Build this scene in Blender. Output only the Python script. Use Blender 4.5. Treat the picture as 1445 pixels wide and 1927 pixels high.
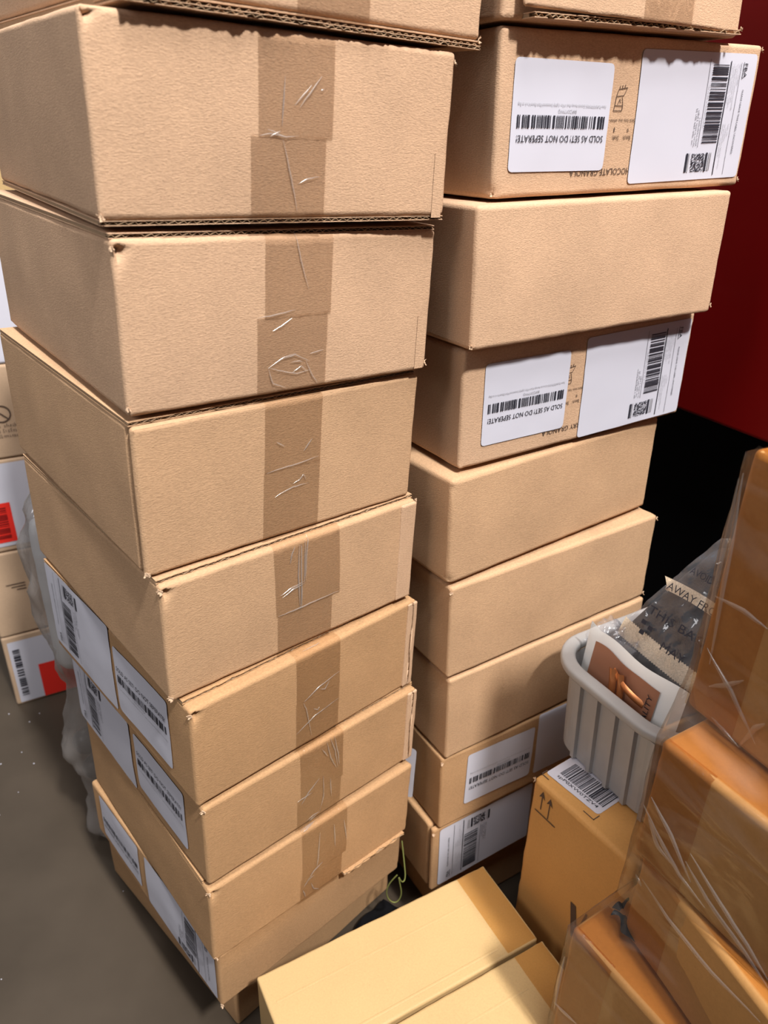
import bpy, bmesh, math, random
from mathutils import Vector, Matrix, noise
random.seed(7)
PI = math.pi
for o in list(bpy.data.objects): bpy.data.objects.remove(o)
C = bpy.context.scene.collection
S = bpy.context.scene

# ------------------------------------------------------------------ camera, light, exposure
EYE = 1.02
cam_d = bpy.data.cameras.new('camera'); cam = bpy.data.objects.new('camera', cam_d); C.objects.link(cam)
cam_d.sensor_fit = 'VERTICAL'; cam_d.sensor_height = 36; cam_d.sensor_width = 27
cam_d.lens = 1402.94 / 1927 * 36
pch, rol = math.radians(26.932), math.radians(1.4492)
fw = Vector((0, math.cos(pch), -math.sin(pch))); up0 = Vector((0, math.sin(pch), math.cos(pch))); rt0 = Vector((1, 0, 0))
rt = rt0*math.cos(rol) + up0*math.sin(rol); up = up0*math.cos(rol) - rt0*math.sin(rol)
m = Matrix.Identity(4)
for i in range(3):
    m[i][0] = rt[i]; m[i][1] = up[i]; m[i][2] = -fw[i]
m[2][3] = EYE
cam.matrix_world = m
cam_d.clip_start = 0.02
cam_d.dof.use_dof = True; cam_d.dof.focus_distance = 0.68; cam_d.dof.aperture_fstop = 8.0
S.camera = cam

w = bpy.data.worlds.new('world'); S.world = w; w.use_nodes = True
bg = w.node_tree.nodes['Background']; bg.inputs[0].default_value = (0.95, 0.97, 1.0, 1); bg.inputs[1].default_value = 0.105

def area(name, loc, tgt, size, power, col):
    l = bpy.data.lights.new(name, 'AREA'); l.shape = 'DISK'; l.size = size; l.energy = power; l.color = col
    o = bpy.data.objects.new(name, l); C.objects.link(o); o.location = loc
    o.rotation_euler = (Vector(tgt) - Vector(loc)).to_track_quat('-Z', 'Y').to_euler()
    return o
area('key_lamp', (1.40, -1.55, 4.45), (0.1, 0.6, 0.8), 0.34, 290, (1.0, 0.97, 0.93))
area('overhead_lamp', (0.5, -0.3, 4.2), (0.1, 0.6, 0.6), 1.4, 95, (1.0, 0.97, 0.94))
area('left_aisle_lamp', (-1.55, -0.55, 2.05), (-0.1, 0.7, 0.8), 0.9, 13, (1.0, 0.97, 0.98))  # fill lamp added low and near to brighten left faces and wrapped cartons
area('rear_aisle_lamp', (-1.9, 2.6, 3.2), (-0.7, 1.0, 0.0), 0.8, 40, (1.0, 0.97, 0.93))  # unseen lamp added to brighten the floor at the back left
S.view_settings.view_transform = 'Standard'; S.view_settings.look = 'None'; S.view_settings.gamma = 1
S.view_settings.use_curve_mapping = False
S.view_settings.exposure = 0.24

# ------------------------------------------------------------------ materials
def newmat(name):
    mt = bpy.data.materials.new(name); mt.use_nodes = True
    nt = mt.node_tree; b = nt.nodes['Principled BSDF']
    return mt, nt, b
def N_(nt, t, **kw):
    n = nt.nodes.new(t)
    for k, v in kw.items(): setattr(n, k, v)
    return n
def srgb(r, g, b):
    f = lambda c: (c/255/12.92 if c/255 <= 0.04045 else ((c/255+0.055)/1.055)**2.4)
    return (f(r), f(g), f(b), 1)
def kraft(name, col, speck=0.13, bump=0.8, rough=0.85, mottle=0.08, grain=(430, 430, 1150), coat=0.0):
    mt, nt, b = newmat(name); L = nt.links.new
    tc = N_(nt, 'ShaderNodeTexCoord'); mp = N_(nt, 'ShaderNodeMapping'); mp.inputs['Scale'].default_value = grain
    L(tc.outputs['Object'], mp.inputs[0])
    n1 = N_(nt, 'ShaderNodeTexNoise'); n1.inputs['Scale'].default_value = 1.0; n1.inputs['Detail'].default_value = 4; n1.inputs['Roughness'].default_value = 0.62
    L(mp.outputs[0], n1.inputs['Vector'])
    n2 = N_(nt, 'ShaderNodeTexNoise'); n2.inputs['Scale'].default_value = 14; n2.inputs['Detail'].default_value = 5
    L(tc.outputs['Object'], n2.inputs['Vector'])
    n3 = N_(nt, 'ShaderNodeTexNoise'); n3.inputs['Scale'].default_value = 600; n3.inputs['Detail'].default_value = 1
    L(tc.outputs['Object'], n3.inputs['Vector'])
    r3 = N_(nt, 'ShaderNodeMapRange'); r3.inputs[1].default_value = 0.70; r3.inputs[2].default_value = 0.76; r3.inputs[3].default_value = 1.0; r3.inputs[4].default_value = 0.85
    L(n3.outputs[0], r3.inputs[0])
    a = N_(nt, 'ShaderNodeMapRange'); a.inputs[1].default_value = 0.3; a.inputs[2].default_value = 0.7; a.inputs[3].default_value = 1-speck; a.inputs[4].default_value = 1+speck
    L(n1.outputs[0], a.inputs[0])
    c = N_(nt, 'ShaderNodeMapRange'); c.inputs[1].default_value = 0.3; c.inputs[2].default_value = 0.7; c.inputs[3].default_value = 1-mottle; c.inputs[4].default_value = 1+mottle
    L(n2.outputs[0], c.inputs[0])
    mu = N_(nt, 'ShaderNodeMath', operation='MULTIPLY'); L(a.outputs[0], mu.inputs[0]); L(c.outputs[0], mu.inputs[1])
    mu2 = N_(nt, 'ShaderNodeMath', operation='MULTIPLY'); L(mu.outputs[0], mu2.inputs[0]); L(r3.outputs[0], mu2.inputs[1])
    vm = N_(nt, 'ShaderNodeVectorMath', operation='SCALE'); vm.inputs[0].default_value = col[:3]; L(mu2.outputs[0], vm.inputs['Scale'])
    L(vm.outputs[0], b.inputs['Base Color'])
    b.inputs['Roughness'].default_value = rough; b.inputs['Specular IOR Level'].default_value = 0.25
    if coat:
        b.inputs['Coat Weight'].default_value = coat; b.inputs['Coat Roughness'].default_value = 0.2
    bp = N_(nt, 'ShaderNodeBump'); bp.inputs['Strength'].default_value = bump; bp.inputs['Distance'].default_value = 0.0006
    L(n1.outputs[0], bp.inputs['Height']); L(bp.outputs[0], b.inputs['Normal'])
    return mt
def plain(name, col, rough=0.6, spec=0.4, metal=0.0, bump=0.0, bscale=200, var=0.0, vscale=30):
    mt, nt, b = newmat(name); L = nt.links.new
    b.inputs['Base Color'].default_value = col; b.inputs['Roughness'].default_value = rough
    b.inputs['Specular IOR Level'].default_value = spec; b.inputs['Metallic'].default_value = metal
    tc = N_(nt, 'ShaderNodeTexCoord')
    if bump:
        n = N_(nt, 'ShaderNodeTexNoise'); n.inputs['Scale'].default_value = bscale; n.inputs['Detail'].default_value = 3
        L(tc.outputs['Object'], n.inputs['Vector'])
        bp = N_(nt, 'ShaderNodeBump'); bp.inputs['Strength'].default_value = bump; bp.inputs['Distance'].default_value = 0.001
        L(n.outputs[0], bp.inputs['Height']); L(bp.outputs[0], b.inputs['Normal'])
    if var:
        n = N_(nt, 'ShaderNodeTexNoise'); n.inputs['Scale'].default_value = vscale; n.inputs['Detail'].default_value = 5
        L(tc.outputs['Object'], n.inputs['Vector'])
        r = N_(nt, 'ShaderNodeMapRange'); r.inputs[1].default_value = 0.3; r.inputs[2].default_value = 0.7; r.inputs[3].default_value = 1-var; r.inputs[4].default_value = 1+var
        L(n.outputs[0], r.inputs[0])
        vm = N_(nt, 'ShaderNodeVectorMath', operation='SCALE'); vm.inputs[0].default_value = col[:3]; L(r.outputs[0], vm.inputs['Scale'])
        L(vm.outputs[0], b.inputs['Base Color'])
    return mt
def clearfilm(name, tint, gloss=0.10, rough=0.12, haze=0.0, hazecol=(0.8, 0.78, 0.76, 1), bump=0.5, bscale=(60, 60, 60), hazevar=False):
    "thin clear plastic: tinted transparency with a glossy sheen and an optional milky haze"
    mt = bpy.data.materials.new(name); mt.use_nodes = True; nt = mt.node_tree; nt.nodes.clear(); L = nt.links.new
    out = N_(nt, 'ShaderNodeOutputMaterial'); tr = N_(nt, 'ShaderNodeBsdfTransparent'); tr.inputs[0].default_value = tint
    gl = N_(nt, 'ShaderNodeBsdfGlossy'); gl.inputs['Roughness'].default_value = rough
    df = N_(nt, 'ShaderNodeBsdfDiffuse'); df.inputs[0].default_value = hazecol
    tc = N_(nt, 'ShaderNodeTexCoord'); mp = N_(nt, 'ShaderNodeMapping'); mp.inputs['Scale'].default_value = bscale; mp.inputs['Rotation'].default_value = (0.5, 0.3, 0.2)
    L(tc.outputs['Object'], mp.inputs[0])
    n = N_(nt, 'ShaderNodeTexNoise'); n.inputs['Scale'].default_value = 1; n.inputs['Detail'].default_value = 3; n.inputs['Distortion'].default_value = 0.8
    L(mp.outputs[0], n.inputs['Vector'])
    bp = N_(nt, 'ShaderNodeBump'); bp.inputs['Strength'].default_value = bump; bp.inputs['Distance'].default_value = 0.004
    L(n.outputs[0], bp.inputs['Height']); L(bp.outputs[0], gl.inputs['Normal'])
    fr = N_(nt, 'ShaderNodeLayerWeight'); fr.inputs['Blend'].default_value = 0.25; L(bp.outputs[0], fr.inputs['Normal'])
    f2 = N_(nt, 'ShaderNodeMath', operation='MULTIPLY_ADD'); f2.inputs[1].default_value = 0.35; f2.inputs[2].default_value = gloss
    L(fr.outputs['Fresnel'], f2.inputs[0])
    m1 = N_(nt, 'ShaderNodeMixShader'); L(f2.outputs[0], m1.inputs[0]); L(tr.outputs[0], m1.inputs[1]); L(gl.outputs[0], m1.inputs[2])
    m2 = N_(nt, 'ShaderNodeMixShader'); m2.inputs[0].default_value = haze; L(m1.outputs[0], m2.inputs[1]); L(df.outputs[0], m2.inputs[2])
    if hazevar:
        r = N_(nt, 'ShaderNodeMapRange'); r.inputs[1].default_value = 0.52; r.inputs[2].default_value = 0.68; r.inputs[3].default_value = haze*0.35; r.inputs[4].default_value = haze*3.2
        L(n.outputs[0], r.inputs[0]); L(r.outputs[0], m2.inputs[0])
    L(m2.outputs[0], out.inputs[0])
    return mt
M = {}
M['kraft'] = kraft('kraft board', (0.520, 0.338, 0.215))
M['kraft_b'] = kraft('kraft board darker batch', (0.425, 0.250, 0.125))  # same board, dimmer and warmer light low in the stacks put into the colour
M['kraft_m'] = kraft('kraft board middle batch', (0.475, 0.298, 0.172))  # same board, half of that light falloff down the stacks in its colour
M['kraft_edge'] = kraft('torn kraft liner', (0.54, 0.375, 0.25), speck=0.15)
M['flute'] = kraft('corrugated core', (0.34, 0.23, 0.14), speck=0.15)
M['kraft_yellow'] = kraft('smooth yellow kraft board', (0.475, 0.325, 0.152), speck=0.05, bump=0.10, rough=0.6, mottle=0.03, grain=(500, 500, 500))
M['kraft_orange'] = kraft('orange brown kraft board', (0.52, 0.27, 0.085), speck=0.05, bump=0.12, rough=0.6, mottle=0.05, grain=(450, 450, 450))
M['kraft_brown'] = kraft('brown kraft board', (0.40, 0.205, 0.068), speck=0.05, bump=0.12, rough=0.55, mottle=0.06, grain=(350, 350, 350))
M['kraft_far'] = kraft('pale kraft board', (0.47, 0.33, 0.22), speck=0.06, bump=0.1)
M['tape'] = clearfilm('clear packing tape', (0.950, 0.925, 0.895, 1), gloss=0.03, rough=0.22, bump=0.35, bscale=(90, 90, 40))
M['tape_shine'] = clearfilm('creased shiny tape', (0.97, 0.96, 0.94, 1), gloss=0.16, rough=0.2, haze=0.13, hazecol=(0.85, 0.84, 0.82, 1), bump=0.0)
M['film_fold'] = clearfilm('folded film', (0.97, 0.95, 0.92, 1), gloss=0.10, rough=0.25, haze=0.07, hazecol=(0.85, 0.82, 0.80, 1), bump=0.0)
M['tape_amber'] = clearfilm('amber packing tape', (0.93, 0.80, 0.62, 1), gloss=0.03, rough=0.2, bump=0.3)
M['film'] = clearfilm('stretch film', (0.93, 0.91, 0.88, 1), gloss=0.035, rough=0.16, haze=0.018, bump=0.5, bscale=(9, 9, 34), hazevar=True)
M['bag'] = clearfilm('clear poly bag', (0.94, 0.94, 0.96, 1), gloss=0.07, rough=0.12, haze=0.07, hazecol=(0.75, 0.77, 0.85, 1), bump=0.6, bscale=(35, 35, 35))
M['bag_milky'] = clearfilm('milky crumpled bag', (0.90, 0.89, 0.88, 1), gloss=0.16, rough=0.16, haze=0.22, hazecol=(0.62, 0.58, 0.56, 1), bump=1.0, bscale=(40, 40, 16))
M['paper'] = plain('white label paper', (0.53, 0.53, 0.605, 1), 0.6, 0.25, bump=0.08, bscale=60)
M['ink'] = plain('black print', (0.025, 0.025, 0.035, 1), 0.6, 0.2)
M['ink_grey'] = plain('grey print', (0.33, 0.33, 0.36, 1), 0.6, 0.2)
M['ink_board'] = plain('dark print on board', (0.09, 0.06, 0.045, 1), 0.7, 0.1)
M['red'] = plain('red painted steel', (0.14, 0.001, 0.001, 1), 0.36, 0.3, bump=0.15, bscale=9, var=0.08, vscale=4)
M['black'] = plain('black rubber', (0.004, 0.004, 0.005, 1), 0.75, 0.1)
M['red_label'] = plain('red sticker', (0.75, 0.03, 0.02, 1), 0.5, 0.3)
M['red_dark'] = plain('dark red print', (0.22, 0.01, 0.01, 1), 0.5, 0.3)
M['tote'] = plain('grey moulded plastic', (0.34, 0.335, 0.335, 1), 0.38, 0.45, bump=0.06, bscale=90, var=0.05)
M['fabric'] = plain('black woven fabric', (0.012, 0.013, 0.017, 1), 0.8, 0.2, bump=0.5, bscale=500)
M['webbing'] = kraft('natural cotton webbing', (0.66, 0.55, 0.40), speck=0.3, bump=0.8, grain=(700, 700, 700))
M['mailer'] = plain('white poly mailer', (0.82, 0.84, 0.84, 1), 0.3, 0.5, bump=0.2, bscale=30)
M['copper'] = plain('copper print panel', (0.40, 0.19, 0.115, 1), 0.35, 0.5, metal=0.25, bump=0.1, bscale=20)
M['copper_bright'] = plain('shiny copper ribbon', (0.62, 0.24, 0.09, 1), 0.28, 0.5, metal=0.7)
M['cord'] = plain('yellow green elastic', (0.17, 0.18, 0.05, 1), 0.6, 0.3)
M['roll'] = plain('pale grey foam roll', (0.78, 0.82, 0.88, 1), 0.7, 0.3, bump=0.6, bscale=70)
M['cap'] = plain('black plastic cap', (0.02, 0.022, 0.028, 1), 0.4, 0.4)
M['wall'] = plain('painted wall', (0.55, 0.54, 0.52, 1), 0.8, 0.2, bump=0.1, bscale=40)

# ------------------------------------------------------------------ helpers
def tag(o, label=None, cat=None, group=None, kind=None):
    if label: o['label'] = label
    if cat: o['category'] = cat
    if group: o['group'] = group
    if kind: o['kind'] = kind
    return o
def thing(name, label, cat, mat4, group=None):
    o = bpy.data.objects.new(name, None); C.objects.link(o); o.matrix_world = mat4; o.empty_display_size = 0.02
    return tag(o, label, cat, group)
class MB:
    "collects geometry for one mesh object"
    def __init__(s): s.v = []; s.f = []; s.mi = []
    def add(s, vs, fs, mi=0):
        k = len(s.v); s.v += [tuple(p) for p in vs]; s.f += [tuple(i+k for i in f) for f in fs]; s.mi += [mi]*len(fs)
    def build(s, name, mats, parent=None, smooth=False, label=None):
        me = bpy.data.meshes.new(name); me.from_pydata(s.v, [], s.f)
        mats = mats if isinstance(mats, (list, tuple)) else [mats]
        for q in mats: me.materials.append(q)
        for p, i in zip(me.polygons, s.mi): p.material_index = i; p.use_smooth = smooth
        me.update()
        o = bpy.data.objects.new(name, me); C.objects.link(o)
        if parent: o.parent = parent
        if label: o['label'] = label
        return o
def box_geo(x0, x1, y0, y1, z0, z1):
    v = [(x0,y0,z0),(x1,y0,z0),(x1,y1,z0),(x0,y1,z0),(x0,y0,z1),(x1,y0,z1),(x1,y1,z1),(x0,y1,z1)]
    f = [(0,3,2,1),(4,5,6,7),(0,1,5,4),(1,2,6,5),(2,3,7,6),(3,0,4,7)]
    return v, f
def lin(L, r, step):
    n = max(2, int(round((L-2*r)/step)))
    return [0, r*0.22, r*0.6] + [r, r+0.0012, r+0.0036, r+0.0066] + [r+(L-2*r)*i/n for i in range(1, n)] + [L-r-0.0066, L-r-0.0036, L-r-0.0012, L-r] + [L-r*0.6, L-r*0.22, L]
def nz(p, s, seed=0.0):
    return noise.noise(Vector((p[0]*s+seed, p[1]*s+seed*1.7, p[2]*s-seed)))
def rbox(W, D, H, r=0.003, step=0.012, bulge=(0.001, 0.001, 0.0), seed=0.0, wear=0.0007, dents=(), z0=0.0, y0=0.0):
    "rounded, slightly bulging box; origin near-left-bottom corner -> shifted so x,y centred later"
    X, Y, Z = lin(W, r, step), lin(D, r, step*1.5), lin(H, r, step)
    nx, ny, nzn = len(X), len(Y), len(Z)
    idx = {}; vs = []
    def vert(i, j, k):
        key = (i, j, k)
        if key in idx: return idx[key]
        p = Vector((X[i], Y[j], Z[k])); q = Vector((min(max(p.x, r), W-r), min(max(p.y, r), D-r), min(max(p.z, r), H-r)))
        d = p-q; n = d.length
        edge = sum(1 for c in d if abs(c) > 1e-9)
        if n > 1e-9: p = q + d/n*r; dn = d/n
        else: dn = Vector((0, 0, 0))
        a, b, c = X[i]/W, Y[j]/D, Z[k]/H
        p.y += dn.y*bulge[0]*math.sin(PI*a)*math.sin(PI*c)
        p.x += dn.x*bulge[1]*math.sin(PI*b)*math.sin(PI*c)
        if dn.z > 0: p.z += dn.z*bulge[2]*math.sin(PI*a)*math.sin(PI*b)
        p += dn*(nz(p, 22, seed)*0.0005)
        if edge >= 2 and wear: p += dn*(nz(p, 160, seed+3)*wear - wear*0.4)
        for (cx, cy, cz, rad, dep) in dents:
            dd = (Vector((X[i], Y[j], Z[k])) - Vector((cx, cy, cz))).length
            if dd < rad: p -= dn*dep*(1-dd/rad)
        p.y += y0; p.z += z0
        idx[key] = len(vs); vs.append(p); return idx[key]
    fs = []
    for i in range(nx-1):
        for k in range(nzn-1):
            fs.append((vert(i,0,k), vert(i+1,0,k), vert(i+1,0,k+1), vert(i,0,k+1)))
            fs.append((vert(i,ny-1,k), vert(i,ny-1,k+1), vert(i+1,ny-1,k+1), vert(i+1,ny-1,k)))
        for j in range(ny-1):
            fs.append((vert(i,j,0), vert(i,j+1,0), vert(i+1,j+1,0), vert(i+1,j,0)))
            fs.append((vert(i,j,nzn-1), vert(i+1,j,nzn-1), vert(i+1,j+1,nzn-1), vert(i,j+1,nzn-1)))
    for j in range(ny-1):
        for k in range(nzn-1):
            fs.append((vert(0,j,k), vert(0,j,k+1), vert(0,j+1,k+1), vert(0,j+1,k)))
            fs.append((vert(nx-1,j,k), vert(nx-1,j+1,k), vert(nx-1,j+1,k+1), vert(nx-1,j,k+1)))
    return vs, fs
def tilt_matrix(x, y, z, yaw, tx=0, ty=0):
    "frame at a box's near-left-bottom corner"
    R = Matrix.Rotation(math.radians(ty), 4, 'Y') @ Matrix.Rotation(math.radians(tx), 4, 'X') @ Matrix.Rotation(math.radians(yaw), 4, 'Z')
    return Matrix.Translation((x, y, z)) @ R

class Carton:
    "a corrugated carton. local frame: x along the front, y into depth, z up, origin at base centre"
    def __init__(s, name, label, N, yaw, tilt, W, D, H, mat, group=None, r=0.003, bulge=(0.0012, 0.001, 0), seed=0, dents=(),
                 lid=None, base=0.0, slit=False, cat='box', step=0.012):
        s.W, s.D, s.H, s.bulge, s.seed, s.r = W, D, H, bulge, seed, r
        m4 = tilt_matrix(N[0], N[1], N[2]+EYE, yaw, *tilt) @ Matrix.Translation((W/2, D/2, 0))
        s.o = thing(name, label, cat, m4, group)
        s.lidt = 0.0036 if lid is not None else 0.0
        s.z0 = base
        hb = H - s.lidt - base; s.hb = hb
        y0 = 0.0
        Db = D
        if slit:
            y0 = 0.0098; Db = D - y0
        vs, fs = rbox(W, Db, hb, r, step, bulge if not slit else (0, bulge[1], 0), seed, dents=dents, z0=base, y0=y0)
        b = MB(); b.add([(p[0]-W/2, p[1]-D/2, p[2]) for p in vs], fs); b.build('body', mat, s.o, smooth=True)
        if slit:
            s.bulge = (0, bulge[1], 0)
            vs, fs = rbox(W, 0.0076, hb, 0.0030, step, (0, 0, 0), seed, z0=base)
            b = MB(); b.add([(p[0]-W/2, p[1]-D/2, p[2]) for p in vs], fs); b.build('front_panel', mat, s.o, smooth=True)
        if lid is not None: s.flap('top_flap', lid, D, H-s.lidt, 0, W, mat)
        if base: s.flap('bottom_flap', 0.0012, D, 0.0, 0, W, mat, t=base)
    def flap(s, name, y_front, y_back, z, x0, x1, mat, t=0.0036, rag=0.0012):
        "corrugated sheet: two liners with a wavy core showing at the front edge"
        b = MB(); W, D = s.W, s.D; n = int((x1-x0)/0.0022); lt = t*0.16; t = t*0.97
        for (za, zb, sd) in ((z, z+lt, 1.0), (z+t-lt, z+t, 2.0)):
            vs = []; fs = []
            for i in range(n+1):
                x = x0+(x1-x0)*i/n
                e = y_front + nz((x, sd, s.seed), 90)*rag + nz((x, sd, s.seed), 350)*rag*0.5
                for yy, zz in ((e, za), (e, zb), (y_back-0.002, zb), (y_back-0.002, za)): vs.append((x-W/2, yy-D/2, zz))
            for i in range(n):
                a = i*4
                for j in range(4): fs.append((a+j, a+(j+1)%4, a+4+(j+1)%4, a+4+j))
            fs.append((3, 2, 1, 0)); k = n*4; fs.append((k, k+1, k+2, k+3)); b.add(vs, fs, 0)
        vs = []; fs = []
        for i in range(n+1):
            x = x0+(x1-x0)*i/n; zz = z+t/2+math.sin(x/0.0066*2*PI)*(t/2-lt*1.2)
            e = y_front+0.0004+nz((x, 1.5, s.seed), 90)*rag
            for yy, dz in ((e, -0.0002), (e, 0.0002), (e+0.006, 0.0002), (e+0.006, -0.0002)): vs.append((x-W/2, yy-D/2, zz+dz))
        for i in range(n):
            a = i*4
            for j in range(4): fs.append((a+j, a+(j+1)%4, a+4+(j+1)%4, a+4+j))
        b.add(vs, fs, 1)
        v, f = box_geo(x0-W/2+0.0005, x1-W/2-0.0005, y_front+0.0065-D/2, y_back-0.003-D/2, z+lt*0.5, z+t-lt*0.5); b.add(v, f, 1)
        return b.build(name, [mat, M['flute']], s.o)
    def front(s, a, h, off=0.0):
        "point on the front face at a (from left), height h; wraps over the rounded top edge"
        W, D, r, H = s.W, s.D, s.r, s.z0+s.hb; aa = a/W; c = min(max((h-s.z0)/s.hb, 0), 1)
        dy = s.bulge[0]*math.sin(PI*aa)*math.sin(PI*c) + nz((a, 0, h-s.z0), 22, s.seed)*0.0005
        if h <= H-r: return Vector((a-W/2, -D/2-dy-off, h))
        t = (h-(H-r))/r
        if t < PI/2: return Vector((a-W/2, -D/2+r-(r+off)*math.cos(t), H-r+(r+off)*math.sin(t)))
        return Vector((a-W/2, -D/2+r+(t-PI/2)*r, H+off))
    def left(s, X, h, off=0.0):
        "point on the left face, X measured from the far end toward the near corner"
        W, D = s.W, s.D; y = D-X; b = y/D; c = min(max((h-s.z0)/s.hb, 0), 1)
        dx = s.bulge[1]*math.sin(PI*b)*math.sin(PI*c) + nz((0, y, h-s.z0), 22, s.seed)*0.0005
        return Vector((-W/2-dx-off, y-D/2, h))
    def right(s, X, h, off=0.0):
        W, D = s.W, s.D; return Vector((W/2+off+s.bulge[1]*math.sin(PI*X/D)*math.sin(PI*h/s.H), X-D/2, h))
    def top(s, a, y, off=0.0): return Vector((a-s.W/2, y-s.D/2, s.H+off))
    def sheet(s, name, fn, a0, a1, h0, h1, mat, off=0.0007, thick=0.00025, skew=0.0, rag=0.0, parent=None, wr=0.0, step=0.006, label=None):
        "thin strip of tape following a face"
        na = max(2, int(abs(a1-a0)/step)); nh = max(2, int(abs(h1-h0)/step)); vs = []; fs = []
        for j in range(nh+1):
            for i in range(na+1):
                u, v = i/na, j/nh
                h = h0+(h1-h0)*v; a = a0+(a1-a0)*u+skew*(v-0.5)
                if rag and j in (0, nh): h += nz((a, j, s.seed), 500)*rag
                w_ = wr*(nz((a, h, s.seed), 70)+0.6*nz((a, h*0.4, s.seed+5), 220)) if wr else 0
                vs.append(fn(a, h, off+abs(w_)))
        for j in range(nh):
            for i in range(na):
                k = j*(na+1)+i; fs.append((k, k+1, k+na+2, k+na+1))
        b = MB(); b.add(vs, fs); return b.build(name, mat, parent or s.o, smooth=True, label=label)
    def tape(s, a0, a1, h0, h1, skew=0.0, wr=0.0006, off=0.0007):
        return s.sheet('tape_strip', s.front, a0, a1, h0, h1, M['tape'], off=off, skew=skew, rag=0.0015, wr=wr, step=0.003)
    def tuft(s, x, y, z, size=0.004, seed=0, n=7):
        "torn, crumpled liner at a corner"
        rnd = random.Random(seed*31+int(abs(x)*1000)); b = MB(); sx = -1 if x < s.W/2 else 1
        c = Vector((x-s.W/2-sx*0.0008, y-s.D/2+0.0008, z)); out = Vector((sx, -1, 0)).normalized(); side = Vector((-out.y*-1, out.x*-1, 0)).normalized()
        for i in range(5):
            an = rnd.uniform(-PI, PI); d = (side*math.cos(an) + Vector((0, 0, 1))*math.sin(an)).normalized(); t = (side*-math.sin(an) + Vector((0, 0, 1))*math.cos(an)).normalized()
            L_ = size*rnd.uniform(0.5, 1.15); w_ = size*rnd.uniform(0.25, 0.55); pr = []
            for k in range(4):
                f_ = k/3; lift = 0.0003+0.0012*f_*f_*rnd.uniform(0.3, 1.6)
                pr.append(c+d*L_*(f_-0.15)+out*lift-t*w_*(1-f_*rnd.uniform(0.35, 0.9))+t*w_*0.3*rnd.uniform(-1, 1))
                pr.append(c+d*L_*(f_-0.15)+out*lift*1.3+t*w_*(1-f_*rnd.uniform(0.35, 0.9)))
            vs = pr+[p-out*0.0005 for p in pr]
            fs = []
            for k in range(3):
                q = 2*k; fs += [(q, q+1, q+3, q+2), (q+8, q+10, q+11, q+9), (q, q+2, q+10, q+8), (q+1, q+9, q+11, q+3)]
            fs += [(0, 8, 9, 1), (6, 7, 15, 14)]
            b.add(vs, fs)
        return b.build('torn_corner', M['kraft_edge'], s.o)
    def creases(s, lines, rad=0.00035, fn=None, name='tape_wrinkle'):
        "sharp shiny folds in the tape"
        fn = fn or s.front; b = MB()
        for ln in lines:
            pts = []
            for k in range(len(ln)-1):
                for j in range(4):
                    t = j/4; pts.append((ln[k][0]*(1-t)+ln[k+1][0]*t+nz((k, j, ln[0][0]*900), 0.9)*0.0006, ln[k][1]*(1-t)+ln[k+1][1]*t+nz((j, k, ln[0][1]*900), 0.9)*0.0006))
            pts.append(ln[-1]); n = len(pts); vs = []; fs = []
            for k, p in enumerate(pts):
                q = pts[min(k+1, n-1)]; o_ = pts[max(k-1, 0)]; dx, dy = q[0]-o_[0], q[1]-o_[1]; l_ = math.hypot(dx, dy)+1e-9; nx_, ny_ = -dy/l_, dx/l_
                rr = rad*(0.25+math.sin(PI*k/(n-1)))
                for g in range(5):
                    an = PI*g/4; vs.append(fn(p[0]+nx_*rr*math.cos(an)*1.6, p[1]+ny_*rr*math.cos(an)*1.6, 0.0011+rr*math.sin(an)))
            for k in range(n-1):
                for g in range(4): fs.append((k*5+g, k*5+g+1, k*5+g+6, k*5+g+5))
            b.add(vs, fs)
        return b.build(name, M['film_fold' if name == 'film_fold' else 'tape_shine'], s.o, smooth=True)

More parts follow.
